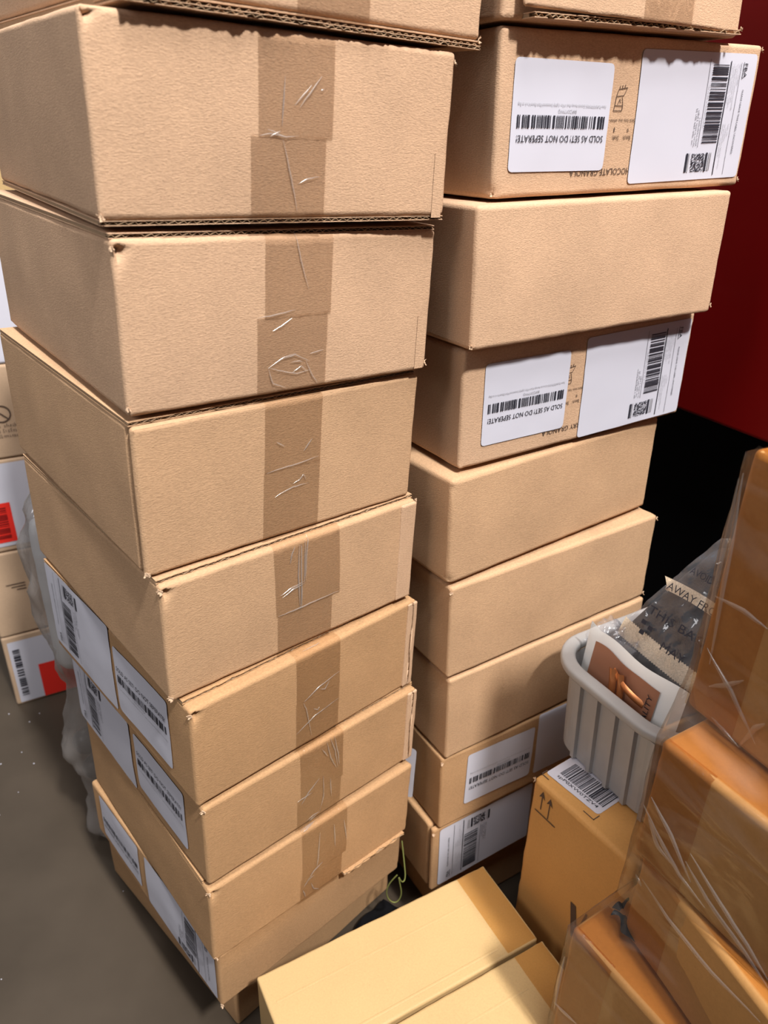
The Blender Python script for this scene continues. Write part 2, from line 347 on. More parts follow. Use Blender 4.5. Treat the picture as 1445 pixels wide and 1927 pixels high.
# ---- lettering
_tc = {}
def text_geo(txt):
    if txt in _tc: return _tc[txt]
    cu = bpy.data.curves.new('t', 'FONT'); cu.body = txt; cu.size = 1.0; cu.resolution_u = 2
    o = bpy.data.objects.new('t', cu); C.objects.link(o)
    dg = bpy.context.evaluated_depsgraph_get(); dg.update()
    me = bpy.data.meshes.new_from_object(o.evaluated_get(dg))
    vs = [tuple(v.co) for v in me.vertices]; fs = [tuple(p.vertices) for p in me.polygons]
    bpy.data.objects.remove(o); bpy.data.curves.remove(cu); bpy.data.meshes.remove(me)
    x0 = min(v[0] for v in vs); x1 = max(v[0] for v in vs); y0 = min(v[1] for v in vs); y1 = max(v[1] for v in vs)
    vs = [((v[0]-x0)/(x1-x0), (v[1]-y0)/(y1-y0)) for v in vs]
    _tc[txt] = (vs, fs); return _tc[txt]
class Print:
    "flat artwork in label coordinates, mapped onto a surface by fn(x, y, off)"
    def __init__(s, fn): s.fn = fn; s.b = MB()
    def text(s, txt, x, y, w, h, mi=0, rot=0):
        vs, fs = text_geo(txt); ca, sa = math.cos(rot), math.sin(rot)
        s.b.add([s.fn(x+(v[0]*w)*ca-(v[1]*h)*sa, y+(v[0]*w)*sa+(v[1]*h)*ca) for v in vs], fs, mi)
    def rect(s, x0, y0, x1, y1, mi=0):
        n = max(1, int(max(abs(x1-x0), abs(y1-y0))/0.012)); vs = []; fs = []
        for i in range(n+1):
            t = i/n
            if abs(x1-x0) > abs(y1-y0): vs += [s.fn(x0+(x1-x0)*t, y0), s.fn(x0+(x1-x0)*t, y1)]
            else: vs += [s.fn(x0, y0+(y1-y0)*t), s.fn(x1, y0+(y1-y0)*t)]
        for i in range(n): fs.append((2*i, 2*i+2, 2*i+3, 2*i+1))
        s.b.add(vs, fs, mi)
    def bars(s, x0, x1, y0, y1, n=44, seed=1, horiz=True, mi=0):
        rnd = random.Random(seed); ws = [rnd.choice((1, 1, 1, 2, 2, 3)) for _ in range(2*n+1)]; tot = sum(ws); p = 0
        for i, q in enumerate(ws):
            if i % 2 == 0:
                a = p/tot; c = (p+q)/tot
                if horiz: s.rect(x0+(x1-x0)*a, y0, x0+(x1-x0)*c, y1, mi)
                else: s.rect(x0, y0+(y1-y0)*a, x1, y0+(y1-y0)*c, mi)
            p += q
    def scribble(s, x, y, w, h, seed=1, mi=1, vert=False):
        "a line of print too small to read: short strokes"
        rnd = random.Random(seed); p = 0
        while p < w:
            q = rnd.uniform(0.25, 0.6)*h; k = rnd.random()
            if k > 0.16:
                y0 = y+h*rnd.choice((0, 0, 0.15)); y1 = y+h*rnd.choice((0.6, 0.65, 1.0))
                s.rect(x+p, y0, x+p+q*0.55, y0+h*0.16, mi)
                s.rect(x+p, y0, x+p+h*0.13, y1, mi)
                if k > 0.5: s.rect(x+p, y1-h*0.14, x+p+q*0.6, y1, mi)
            p += q*1.15
    def build(s, name, parent, mats=None): return s.b.build(name, mats or [M['ink'], M['ink_grey']], parent)
def rounded_sheet(fn, w, h, rc, nx, ny, wr=0.0, seed=0):
    vs = []; fs = []
    ys = [0, rc*0.15, rc*0.45, rc]+[rc+(h-2*rc)*j/ny for j in range(1, ny)]+[h-rc, h-rc*0.45, h-rc*0.15, h]
    for y in ys:
        e = 0
        if y < rc: e = rc-math.sqrt(max(0, rc*rc-(rc-y)**2))
        if y > h-rc: e = rc-math.sqrt(max(0, rc*rc-(y-h+rc)**2))
        for i in range(nx+1):
            x = e+(w-2*e)*i/nx
            vs.append(fn(x, y, abs(nz((x, y, seed), 35))*wr))
    for j in range(len(ys)-1):
        for i in range(nx):
            k = j*(nx+1)+i; fs.append((k, k+1, k+nx+2, k+nx+1))
    return vs, fs
def put_label(box, face, cx, cy, w, h, rot, kind, seed=0, code='B0FZO779VQ', ang=0.0, parts=True):
    "stick a label on a face; rot True = upside down"
    sf = {'F': box.front, 'L': box.left, 'R': box.right}[face]; sg = -1 if rot else 1; ca, sa = math.cos(ang), math.sin(ang)
    def fn(x, y, off=0.0):
        dx, dy = (x-w/2)*sg, (y-h/2)*sg
        return sf(cx+dx*ca-dy*sa, cy+dx*sa+dy*ca, 0.0009+off)
    vs, fs = rounded_sheet(fn, w, h, 0.004, 14, 10, wr=0.0006, seed=seed)
    b = MB(); b.add(vs, fs)
    o = b.build('set_label' if kind == 'set' else 'shipping_label', M['paper'], box.o, smooth=True)
    if kind == 'blank' or not parts: return o
    if kind == 'set':
        p = Print(lambda x, y: fn(x, y, 0.0007))
        p.text('SOLD AS SET! DO NOT SEPERATE!', 0.045*w, 0.665*h, 0.90*w, 0.062*h)
        p.bars(0.05*w, 0.95*w, 0.485*h, 0.60*h, 40, 5)
        p.text(code, 0.36*w, 0.425*h, 0.19*w, 0.036*h, 1)
        p.text('New PLANTSTRONG Granola Variety Pack 4 Flav, Lightly Sweetened Plant Based 4 x 6 oz Bag', 0.05*w, 0.372*h, 0.9*w, 0.034*h, 1)
        p.build('printing', o)
    else:
        # label text runs along s (short side, length h), top of label at t = w
        p = Print(lambda s_, t: fn(w-t, s_, 0.0007))
        Hh, Tt = h, w
        p.text('FBA', 0.075*Hh, 0.885*Tt, 0.11*Hh, 0.028*Tt)
        p.rect(0.065*Hh, 0.875*Tt, 0.195*Hh, 0.879*Tt)
        p.text('PLEASE LEAVE THIS LABEL UNCOVERED', 0.28*Hh, 0.898*Tt, 0.52*Hh, 0.014*Tt)
        p.rect(0.07*Hh, 0.852*Tt, 0.97*Hh, 0.8545*Tt)
        for i in range(5): p.scribble(0.08*Hh, (0.835-0.017*i)*Tt, (0.16, 0.36, 0.30, 0.34, 0.30)[i]*Hh, 0.011*Tt, seed+i)
        for i in range(5): p.scribble(0.55*Hh, (0.825-0.017*i)*Tt, (0.10, 0.14, 0.37, 0.27, 0.20)[i]*Hh, 0.011*Tt, seed+9+i)
        p.rect(0.06*Hh, 0.752*Tt, 0.97*Hh, 0.759*Tt)
        p.bars(0.09*Hh, 0.70*Hh, 0.60*Tt, 0.742*Tt, 34, 11+seed)
        p.scribble(0.25*Hh, 0.583*Tt, 0.33*Hh, 0.011*Tt, seed+20)
        p.rect(0.05*Hh, 0.568*Tt, 0.735*Hh, 0.5705*Tt)
        p.scribble(0.50*Hh, 0.545*Tt, 0.22*Hh, 0.013*Tt, seed+21, 0); p.scribble(0.44*Hh, 0.525*Tt, 0.28*Hh, 0.013*Tt, seed+22, 0)
        p.scribble(0.42*Hh, 0.506*Tt, 0.30*Hh, 0.014*Tt, seed+23, 0)
        p.rect(0.78*Hh, 0.478*Tt, 0.935*Hh, 0.496*Tt); p.rect(0.78*Hh, 0.502*Tt, 0.935*Hh, 0.512*Tt, 1)
        rnd = random.Random(seed+4); n1, n2 = 22, 20
        for i in range(n1):
            for j in range(n2):
                if rnd.random() < 0.48:
                    x = (0.785+0.148*i/n1)*Hh; y = (0.528+0.125*j/n2)*Tt; p.rect(x, y, x+0.148/n1*Hh, y+0.125/n2*Tt)
        p.rect(0.78*Hh, 0.660*Tt, 0.935*Hh, 0.678*Tt); p.rect(0.78*Hh, 0.690*Tt, 0.93*Hh, 0.702*Tt, 1); p.rect(0.78*Hh, 0.708*Tt, 0.93*Hh, 0.713*Tt, 1)
        p.build('printing', o)
    return o

# ------------------------------------------------------------------ setting
def struct(name, mb, mat):
    o = mb.build(name, mat); return tag(o, kind='structure')
b = MB(); b.add([(-3.2, -3.0, 0), (3.4, -3.0, 0), (3.4, 6.0, 0), (-3.2, 6.0, 0), (-3.2, -3.0, -0.1), (3.4, -3.0, -0.1), (3.4, 6.0, -0.1), (-3.2, 6.0, -0.1)], [(0,1,2,3),(7,6,5,4),(0,4,5,1),(1,5,6,2),(2,6,7,3),(3,7,4,0)])
mt, nt, bs = newmat('polished concrete'); Lk = nt.links.new
tc = N_(nt, 'ShaderNodeTexCoord'); n1 = N_(nt, 'ShaderNodeTexNoise'); n1.inputs['Scale'].default_value = 3.5; n1.inputs['Detail'].default_value = 6; Lk(tc.outputs['Object'], n1.inputs['Vector'])
cr = N_(nt, 'ShaderNodeValToRGB'); cr.color_ramp.elements[0].position = 0.3; cr.color_ramp.elements[0].color = (0.034, 0.025, 0.017, 1)
cr.color_ramp.elements[1].position = 0.7; cr.color_ramp.elements[1].color = (0.070, 0.053, 0.038, 1); Lk(n1.outputs[0], cr.inputs[0]); Lk(cr.outputs[0], bs.inputs['Base Color'])
n2 = N_(nt, 'ShaderNodeTexNoise'); n2.inputs['Scale'].default_value = 120; n2.inputs['Detail'].default_value = 2; Lk(tc.outputs['Object'], n2.inputs['Vector'])
bp = N_(nt, 'ShaderNodeBump'); bp.inputs['Strength'].default_value = 0.12; bp.inputs['Distance'].default_value = 0.001; Lk(n2.outputs[0], bp.inputs['Height']); Lk(bp.outputs[0], bs.inputs['Normal'])
bs.inputs['Roughness'].default_value = 0.6; bs.inputs['Specular IOR Level'].default_value = 0.18
struct('floor', b, mt)
b = MB(); b.add(*box_geo(-3.2, 3.4, 5.9, 6.0, 0, 3.2)); struct('wall_back', b, M['wall'])

# ------------------------------------------------------------------ red cabinet behind the right-hand stack
cx_, cy_ = 0.406, 0.977
cm = Matrix.Translation((cx_, cy_, 0)) @ Matrix.Rotation(math.radians(-61.1), 4, 'Z')
cab = thing('steel_cabinet', 'tall red painted steel cabinet on a black recessed base behind the right stack', 'cabinet', cm @ Matrix.Translation((0.1, 0.35, 0)))
vs, fs = rbox(2.2, 0.7, 1.25, 0.004, 0.10, (0, 0, 0), 3, wear=0, z0=0.69)
b = MB(); b.add([(p[0]-1.1-0.1-0.0, p[1]-0.35, p[2]) for p in vs], fs); b.build('cabinet_body', M['red'], cab, smooth=True)
b = MB(); b.add(*box_geo(-1.15, 0.95, -0.22, 0.33, 0, 0.689)); b.build('recessed_base', M['black'], cab, label='black recessed base')

# ------------------------------------------------------------------ left stack of taped cartons
W1, D1 = 0.2757, 0.3182
LS = [ # N, yaw, tilt, H, lid, base, slit
 ((-0.1563, 0.5059, 0.0640), 37.0, (0.15, 1.6), 0.120, None, 0.0065, False),
 ((-0.1827, 0.4983, -0.0567), 35.16, (0.19, 1.64), 0.1182, None, 0.0034, False),
 ((-0.1822, 0.4980, -0.1839), 38.27, (-0.15, 1.9), 0.1232, 0.003, 0.0, False),
 ((-0.1849, 0.4956, -0.3157), 40.50, (-0.0, 1.95), 0.1280, 0.0055, 0.0, True),
 ((-0.1777, 0.4915, -0.4377), 41.63, (0.05, 1.70), 0.1198, 0.006, 0.0, False),
 ((-0.1645, 0.4873, -0.5590), 43.72, (0.2, 1.70), 0.1190, 0.012, 0.0, False),
 ((-0.1642, 0.4896, -0.6712), 42.31, (0.1, 1.50), 0.1107, 0.008, 0.0, False),
 ((-0.1681, 0.4878, -0.7901), 41.27, (0.1, 1.70), 0.1165, 0.013, 0.0, False),
 ((-0.1684, 0.4944, -0.8832), 43.44, (0.1, 1.70), 0.0915, None, 0.0, False),
 ((-0.1695, 0.5490, -1.0200), 46.50, (0, 0), 0.1285, None, 0.0, False)]
LL = ['topmost taped brown carton of the left stack, cut off by the top edge',
 'taped brown carton second from the top of the left stack, tape overlapping halfway down',
 'taped brown carton third from the top of the left stack, shiny wrinkled tape end',
 'taped brown carton fourth in the left stack with an open slit beside its left corner',
 'taped brown carton fifth in the left stack, wide double tape with a torn zigzag end',
 'taped brown carton with upper white SOLD AS SET label on its left side',
 'taped brown carton with the lower upright SOLD AS SET label in the left stack',
 'taped brown carton eighth in the left stack, unlabelled left side and broad folded top lip',
 'brown carton low in the left stack with two upside-down labels on its left side',
 'brown carton at the floor under the left stack, turned inward and mostly hidden']
dn = lambda H: ((0.0046, 0.0, H-0.0068, 0.0042, 0.013),)
LB = []
for i, (Np, yw, tl, H, lid, base, slit) in enumerate(LS):
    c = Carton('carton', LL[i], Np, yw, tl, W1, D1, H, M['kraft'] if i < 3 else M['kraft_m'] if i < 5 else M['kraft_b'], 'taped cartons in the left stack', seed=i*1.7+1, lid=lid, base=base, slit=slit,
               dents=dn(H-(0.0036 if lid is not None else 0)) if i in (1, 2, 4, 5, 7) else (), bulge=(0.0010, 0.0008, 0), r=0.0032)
    LB.append(c)
L = LB
L[0].tape(0.115, 0.172, 0.002, 0.10)
L[0].flap('bottom_flap', -0.002, 0.05, 0.0, 0.0, W1, M['kraft'], t=0.003, rag=0.003)
L[1].tape(0.1108, 0.1685, 0.0555, 0.1182+0.010, skew=0.002); L[1].tape(0.1035, 0.1620, -0.0005, 0.0568, skew=0.001, off=0.0010)
L[2].tape(0.1110, 0.1702, 0.0600, 0.1232+0.008, skew=0.002); L[2].tape(0.1028, 0.1660, 0.0005, 0.0615, skew=0.001, off=0.0010)
L[3].tape(0.1095, 0.1660, 0.0640, 0.134, skew=0.002); L[3].tape(0.1068, 0.1640, 0.001, 0.0650, skew=0.002, off=0.0010)
L[4].tape(0.1060, 0.1790, 0.0440, 0.130, skew=-0.002, wr=0.0009); L[4].tape(0.1085, 0.1708, 0.0005, 0.0447)
L[5].tape(0.1125, 0.1672, 0.0600, 0.130); L[5].tape(0.1118, 0.1668, 0.0005, 0.0610, wr=0.0006, off=0.0010)
L[6].tape(0.1110, 0.1675, 0.0440, 0.122, wr=0.0009); L[6].tape(0.1065, 0.1650, 0.0008, 0.0450, wr=0.0009, off=0.0010)
L[7].tape(0.1125, 0.1750, 0.0400, 0.128, wr=0.0008); L[7].tape(0.1100, 0.1690, 0.0008, 0.0410, wr=0.0009, off=0.0010)
L[1].creases([[(0.140, 0.0265), (0.148, 0.0295), (0.157, 0.0310)], [(0.110, 0.0560), (0.120, 0.0570), (0.130, 0.0555), (0.140, 0.0565)], [(0.116, 0.0600), (0.123, 0.0575), (0.131, 0.0545)], [(0.118, 0.0555), (0.126, 0.0590)], [(0.137, 0.0750), (0.150, 0.0880)], [(0.141, 0.074), (0.158, 0.0935)], [(0.157, 0.0850), (0.160, 0.0862)], [(0.128, 0.054), (0.134, 0.030), (0.139, 0.008)], [(0.127, 0.062), (0.130, 0.092)]])
L[2].creases([[(0.103, 0.0615), (0.118, 0.0625), (0.136, 0.0650)], [(0.116, 0.0505), (0.125, 0.0540), (0.133, 0.0590)], [(0.112, 0.0225), (0.124, 0.0180), (0.138, 0.0140), (0.150, 0.0160)], [(0.124, 0.0275), (0.136, 0.0300), (0.150, 0.0230)], [(0.132, 0.0240), (0.140, 0.0245), (0.143, 0.0235)], [(0.112, 0.0220), (0.126, 0.0290), (0.137, 0.0310)], [(0.134, 0.0155), (0.142, 0.0200), (0.148, 0.0150)], [(0.146, 0.0250), (0.153, 0.0100), (0.158, 0.0040)], [(0.112, 0.0220), (0.116, 0.0090), (0.128, 0.0040)], [(0.137, 0.1200), (0.141, 0.1020), (0.148, 0.0800)], [(0.150, 0.029), (0.163, 0.031)]])
L[3].creases([[(0.110, 0.0640), (0.125, 0.0650), (0.145, 0.0660), (0.163, 0.0680)], [(0.136, 0.0480), (0.143, 0.0500), (0.147, 0.0540), (0.150, 0.0490)], [(0.118, 0.0400), (0.136, 0.0450), (0.152, 0.0450)], [(0.147, 0.0760), (0.156, 0.0860)], [(0.120, 0.090), (0.128, 0.084)]])
L[4].creases([[(0.1325, 0.112), (0.131, 0.080), (0.133, 0.042)], [(0.1350, 0.118), (0.1345, 0.080), (0.1340, 0.044)], [(0.1390, 0.114), (0.1385, 0.084), (0.1370, 0.070)], [(0.1430, 0.118), (0.1400, 0.098), (0.1390, 0.072)], [(0.1110, 0.0660), (0.124, 0.0700), (0.138, 0.0720)], [(0.1130, 0.0630), (0.126, 0.0680), (0.138, 0.0700)], [(0.1085, 0.0445), (0.125, 0.0442), (0.150, 0.0452), (0.178, 0.0458)], [(0.128, 0.112), (0.124, 0.104), (0.122, 0.096)], [(0.135, 0.071), (0.1345, 0.044)]], rad=0.00045)
L[5].creases([[(0.1205, 0.0590), (0.124, 0.0480), (0.131, 0.0100)], [(0.1325, 0.0450), (0.1380, 0.0400), (0.1410, 0.0425)], [(0.121, 0.0600), (0.140, 0.0690), (0.166, 0.0750)], [(0.112, 0.0230), (0.135, 0.0340), (0.166, 0.0400)], [(0.141, 0.0660), (0.147, 0.0620), (0.153, 0.0700)], [(0.124, 0.1190), (0.138, 0.1188), (0.146, 0.1192)]])
L[6].creases([[(0.145, 0.104), (0.150, 0.080), (0.158, 0.060)], [(0.150, 0.106), (0.156, 0.086), (0.160, 0.060)], [(0.155, 0.106), (0.160, 0.080), (0.162, 0.062)], [(0.138, 0.099), (0.146, 0.084)], [(0.111, 0.0360), (0.120, 0.0480), (0.135, 0.0600)], [(0.140, 0.0600), (0.141, 0.0300), (0.136, 0.0080)], [(0.150, 0.0500), (0.152, 0.0200)], [(0.118, 0.0060), (0.128, 0.0090), (0.136, 0.0080)], [(0.122, 0.0040), (0.132, 0.0060)], [(0.1065, 0.0440), (0.125, 0.0450)]], rad=0.0004)
L[7].creases([[(0.118, 0.0320), (0.128, 0.0430), (0.140, 0.0480)], [(0.114, 0.0260), (0.121, 0.0340), (0.128, 0.0350)], [(0.113, 0.0220), (0.117, 0.0060)], [(0.124, 0.0260), (0.128, 0.0120), (0.136, 0.0040)], [(0.136, 0.100), (0.134, 0.060), (0.132, 0.046)], [(0.156, 0.098), (0.158, 0.060)], [(0.113, 0.1150), (0.124, 0.1160), (0.134, 0.1162)], [(0.115, 0.1130), (0.130, 0.1150)], [(0.170, 0.095), (0.1745, 0.060)]], rad=0.00045)
for i in (1, 2): L[i].sheet('side_tab', L[i].front, 0.262, 0.2715, 0.002, 0.050, M['kraft'], off=0.0006)
for i, a0 in ((4, 0.256), (5, 0.262), (6, 0.262)):
    c = L[i]; b = MB(); vs, fs = rbox(W1-a0+0.0006, 0.004, c.hb-0.004, 0.0012, 0.01, (0, 0, 0), i, wear=0.0006)
    b.add([(p[0]+a0-W1/2, p[1]-D1/2-0.0016, p[2]+0.002) for p in vs], fs); b.build('side_tab', M['kraft'], c.o, smooth=True)
L[7].flap('bottom_flap', -0.004, 0.03, -0.0005, 0.172, 0.268, M['kraft_b'], t=0.0034, rag=0.002)
for i, (x, y, z) in [(0, (W1, 0, 0.006)), (1, (0, 0, 0.006)), (1, (W1, 0, 0.112)), (2, (0, 0, 0.114)), (2, (0, 0, 0.006)), (2, (W1, 0, 0.006)), (3, (0, 0, 0.003)), (4, (0, 0, 0.112)), (4, (W1, 0, 0.115)),
                     (5, (0, 0, 0.110)), (4, (0, 0, 0.004)), (6, (0, 0, 0.104)), (7, (0, 0, 0.109)), (7, (0.002, 0, 0.004)), (8, (0, 0, 0.003))]:
    L[i].tuft(x, y, z, 0.0036, i)
# white label curling off the right side of the eighth carton
o = put_label(L[7], 'R', 0.070, 0.062, 0.10, 0.085, False, 'blank', 3)
for v in o.data.vertices:
    if v.co.y < -0.065: v.co.x += (-0.065-v.co.y)**1.3*0.75
# labels on the left faces (X measured from the far end)
put_label(L[5], 'L', D1-0.2345, 0.064, 0.158, 0.107, False, 'fba', 1)
put_label(L[5], 'L', D1-0.0948, 0.0580, 0.108, 0.083, False, 'set', 1)
put_label(L[6], 'L', D1-0.2340, 0.0520, 0.156, 0.098, False, 'fba', 2)
put_label(L[6], 'L', D1-0.0915, 0.0565, 0.108, 0.079, False, 'set', 2)
put_label(L[8], 'L', D1-0.2385, 0.0520, 0.108, 0.074, True, 'set', 3)
put_label(L[8], 'L', D1-0.0870, 0.0490, 0.160, 0.084, True, 'fba', 3)

# ------------------------------------------------------------------ right stack
W2, D2 = 0.321, 0.2757
RS = [
 ((0.0800, 0.6720, 0.0790), 31.6, (0.14, -1.54), 0.120, None),
 ((0.0841, 0.6791, -0.0476), 31.62, (0.14, -1.54), 0.1235, None),
 ((0.0734, 0.6558, -0.1717), 31.39, (0.09, -1.46), 0.1206, None),
 ((0.0733, 0.6780, -0.2961), 31.92, (0.08, -1.56), 0.1190, None),
 ((0.0693, 0.6626, -0.4214), 35.71, (0.07, -1.54), 0.1200, None),
 ((0.0760, 0.6626, -0.5452), 32.66, (0.02, -1.4), 0.1196, None),
 ((0.0816, 0.6631, -0.6679), 32.52, (0.0, -1.4), 0.1193, None),
 ((0.0805, 0.6650, -0.7901), 30.71, (0.07, -1.33), 0.1200, None),
 ((0.0755, 0.6645, -0.9085), 31.75, (0.17, -1.12), 0.1162, None),
 ((0.0950, 0.7000, -1.0200), 32.0, (0, 0), 0.1080, None)]
RL = ['brown carton on top of the right stack with taped end flap bulging above the labels',
 'brown carton with CHOCOLATE GRANOLA print and two white labels in the right stack',
 'plain brown carton between the two upper labelled cartons of the right stack',
 'brown carton with BERRY GRANOLA print and two white labels in the right stack',
 'plain brown carton just below the BERRY GRANOLA carton, its top lip showing',
 'plain brown carton of the right stack, torn paper bit at its upper right corner',
 'plain brown carton of the right stack half shaded by the grey bin rim',
 'brown carton with upside-down white set label, low in the right stack behind the grey bin',
 'low brown carton with shipping label starting at its left corner, behind the yellow cartons',
 'shadowed brown carton at the floor under the right stack']
RB = []
for i, (Np, yw, tl, H, lid) in enumerate(RS):
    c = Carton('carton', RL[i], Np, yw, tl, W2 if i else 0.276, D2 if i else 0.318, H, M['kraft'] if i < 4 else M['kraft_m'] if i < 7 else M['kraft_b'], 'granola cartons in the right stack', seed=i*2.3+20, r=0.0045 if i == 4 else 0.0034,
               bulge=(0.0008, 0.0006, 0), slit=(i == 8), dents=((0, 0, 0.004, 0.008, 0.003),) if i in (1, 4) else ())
    RB.append(c)
R = RB
# bulging taped end flap of the top carton
b = MB(); vs, fs = rbox(0.250, 0.0042, 0.13, 0.0018, 0.010, (0, 0, 0), 4, wear=0.0008)
def fl(p):
    k = p[2]/0.13; a = p[0]/0.25
    return (p[0]+0.011-0.138, p[1]-0.159-0.0125-0.004*math.sin(PI*a)+0.006*k, p[2]+0.0075-0.006*a)
b.add([fl(p) for p in vs], fs); ef = b.build('end_flap', M['kraft'], R[0].o, smooth=True)
def flapfn(a, h, off=0): q = fl((a, 0, h)); return Vector((q[0], q[1]-off, q[2]))
t_ = R[0].sheet('tape_strip', flapfn, 0.122, 0.182, 0.0, 0.12, M['tape'], wr=0.0008, parent=R[0].o)
R[0].flap('bottom_flap', -0.013, 0.02, 0.0008, 0.02, 0.262, M['kraft'], t=0.0040, rag=0.004)
for x, z in ((0.262, 0.002),): R[0].tuft(x+0.005, -0.010, z+0.004, 0.0035, 3)
put_label(R[1], 'F', 0.0690, 0.0612, 0.109, 0.083, True, 'set', 5, ang=-0.012)
put_label(R[1], 'F', 0.2358, 0.0612, 0.158, 0.1075, True, 'fba', 5, ang=0.010)
put_label(R[3], 'F', 0.0796, 0.0612, 0.109, 0.083, True, 'set', 6, ang=-0.010)
put_label(R[3], 'F', 0.2365, 0.0575, 0.160, 0.1090, True, 'fba', 6, ang=0.010)
put_label(R[7], 'F', 0.0905, 0.0660, 0.107, 0.083, True, 'set', 7, ang=-0.03)
put_label(R[7], 'F', 0.2290, 0.0700, 0.158, 0.100, True, 'fba', 7)
put_label(R[8], 'F', 0.0880, 0.0590, 0.156, 0.106, False, 'fba', 8)
def board_print(c, word, wx0, wx1, hy):
    "print on the board itself, upside down on the stacked cartons"
    p = Print(lambda x, y: c.front(wx1-x, hy-y, 0.0006))
    Wd = wx1-wx0
    p.text(word, 0, -0.0045, Wd, 0.0055)
    f = lambda a, h: (wx1-a, hy-h)
    for txt, a1, h, w_, hh in (('contains nuts, soy, wheat.', 0.1620, 0.0610, 0.037, 0.0036), ('Batch:', 0.1535, 0.0470, 0.0095, 0.0036), ('Shift:', 0.1390, 0.0470, 0.0085, 0.0036), ('9', 0.1505, 0.0535, 0.0022, 0.0036), ('1', 0.1328, 0.0535, 0.0012, 0.0036)):
        x, y = f(a1, h); p.text(txt, x, y, w_, hh)
    # open carton icon with hand
    def ln(a0, h0, a1, h1, wd=0.0006):
        d = Vector((a1-a0, h1-h0)); n = Vector((-d.y, d.x)).normalized()*wd/2
        p.b.add([c.front(a0+n.x, h0+n.y, .0006), c.front(a1+n.x, h1+n.y, .0006), c.front(a1-n.x, h1-n.y, .0006), c.front(a0-n.x, h0-n.y, .0006)], [(0, 1, 2, 3)])
    o_, q_ = 0.1285, 0.0665
    for s0 in ((0, 0, .010, 0), (.010, 0, .0105, .004), (.0105, .004, .001, .004), (.001, .004, 0, 0), (.001, .004, .002, .011), (.002, .011, .011, .012), (.011, .012, .0145, .018), (.0145, .018, .004, .0165), (.004, .0165, .002, .011), (.0105, .004, .009, .011),
               (.0045, .0055, .0065, .0095), (.0065, .0095, .0075, .006), (.005, .0165, .0055, .0195), (.008, .017, .0085, .020), (.011, .0175, .0117, .0205)): ln(o_+s0[0], q_+s0[1], o_+s0[2], q_+s0[3])
    return p.build('board_printing', c.o, [M['ink_board'], M['ink_board']])
board_print(R[1], 'CHOCOLATE GRANOLA', 0.0843, 0.1640, 0.0160)
board_print(R[3], 'BLUEBERRY GRANOLA', 0.1054, 0.1850, 0.0155)
for i, (x, y, z) in [(1, (0, 0, 0.004)), (1, (W2, 0, 0.120)), (1, (W2, 0, 0.006)), (2, (0, 0, 0.004)), (2, (W2, 0, 0.007)), (5, (0, 0, 0.114)), (5, (W2, 0, 0.115)), (5, (W2, 0, 0.004)), (7, (0, 0, 0.113)), (8, (0, 0, 0.109))]:
    R[i].tuft(x, y, z, 0.0032, i+40)

# ------------------------------------------------------------------ yellow kraft cartons on the floor in front
def yellow(label, N, seed, zt):
    c = Carton('kraft_carton', label, N, 29.1, (0, 0), 0.304, 0.1095, zt, M['kraft_yellow'], 'narrow yellow kraft cartons', seed=seed, r=0.0022, bulge=(0.0003, 0.0003, 0.0004))
    def tp(a, y, off=0):
        if a < c.W-0.002: return Vector((a-c.W/2, y-c.D/2, c.H+off+0.0006))
        return Vector((c.W/2+off+0.0006, y-c.D/2, c.H-(a-c.W)))
    c.sheet('end_tape', tp, 0.262, 0.262+0.09, 0.0015, 0.108, M['tape_amber'], off=0.0004, wr=0.0004, step=0.006)
    # raised glue flap line and crease running along the top
    for yy, hh in ((0.012, 0.0006), (0.074, 0.00035)):
        b = MB(); vs = []; fs = []; n = 40
        for i in range(n+1):
            x = 0.01+0.245*i/n-c.W/2
            for dy, dz in ((-0.0016, 0), (0, hh), (0.0016, 0)): vs.append((x, yy-c.D/2+dy, c.H+dz+0.0004))
        for i in range(n): fs += [(3*i, 3*i+3, 3*i+4, 3*i+1), (3*i+1, 3*i+4, 3*i+5, 3*i+2)]
        b.add(vs, fs); b.build('crease', M['kraft_yellow'], c.o, smooth=True)
    return c
uy = Vector((math.cos(math.radians(29.1)), math.sin(math.radians(29.1)), 0)); vy = Vector((-uy.y, uy.x, 0))
N1 = Vector((-0.0742, 0.4020, -1.02))
Y1 = yellow('long pale yellow carton lying right against the foot of the left stack', N1, 5.1, 0.190)
Y2 = yellow('long pale yellow carton farther from the stacks, cut off at the bottom edge', N1 - vy*0.1125 + uy*0.004, 8.4, 0.1885)

# ------------------------------------------------------------------ tall orange-brown carton with arrows
A = (0.1787, 0.6227, -1.02)
CT = Carton('tall_carton', 'tall orange-brown carton with two black up arrows under the grey bin', A, -54.9, (0, 0), 0.142, 0.22, 0.370, M['kraft_orange'], seed=9.9, r=0.005, bulge=(0.0012, 0.0008, 0.0))
p = Print(lambda x, y: CT.front(x, 0.370-y, 0.0007))
def arrow(x, y0, y1):
    p.rect(x-0.0006, y0+0.006, x+0.0006, y1)
    p.b.add([p.fn(x, y0), p.fn(x-0.0045, y0+0.011), p.fn(x, y0+0.008), p.fn(x+0.0045, y0+0.011)], [(0, 1, 2), (0, 2, 3)])
arrow(0.0165, 0.008, 0.036); arrow(0.0282, 0.009, 0.0405)
p.rect(0.0085, 0.0415, 0.040, 0.0432)
p.b.add([p.fn(0.0792, 0.1225), p.fn(0.0870, 0.1225), p.fn(0.0940, 0.158), p.fn(0.0985, 0.132), p.fn(0.1010, 0.118), p.fn(0.1035, 0.118), p.fn(0.0990, 0.172), p.fn(0.0880, 0.172)], [(0, 1, 2, 7), (2, 6, 7), (2, 3, 6), (3, 4, 5), (3, 5, 6)])
p.build('board_printing', CT.o, [M['ink_board'], M['ink_board']])
p = Print(lambda x, y: CT.top(x, y, 0.0006))
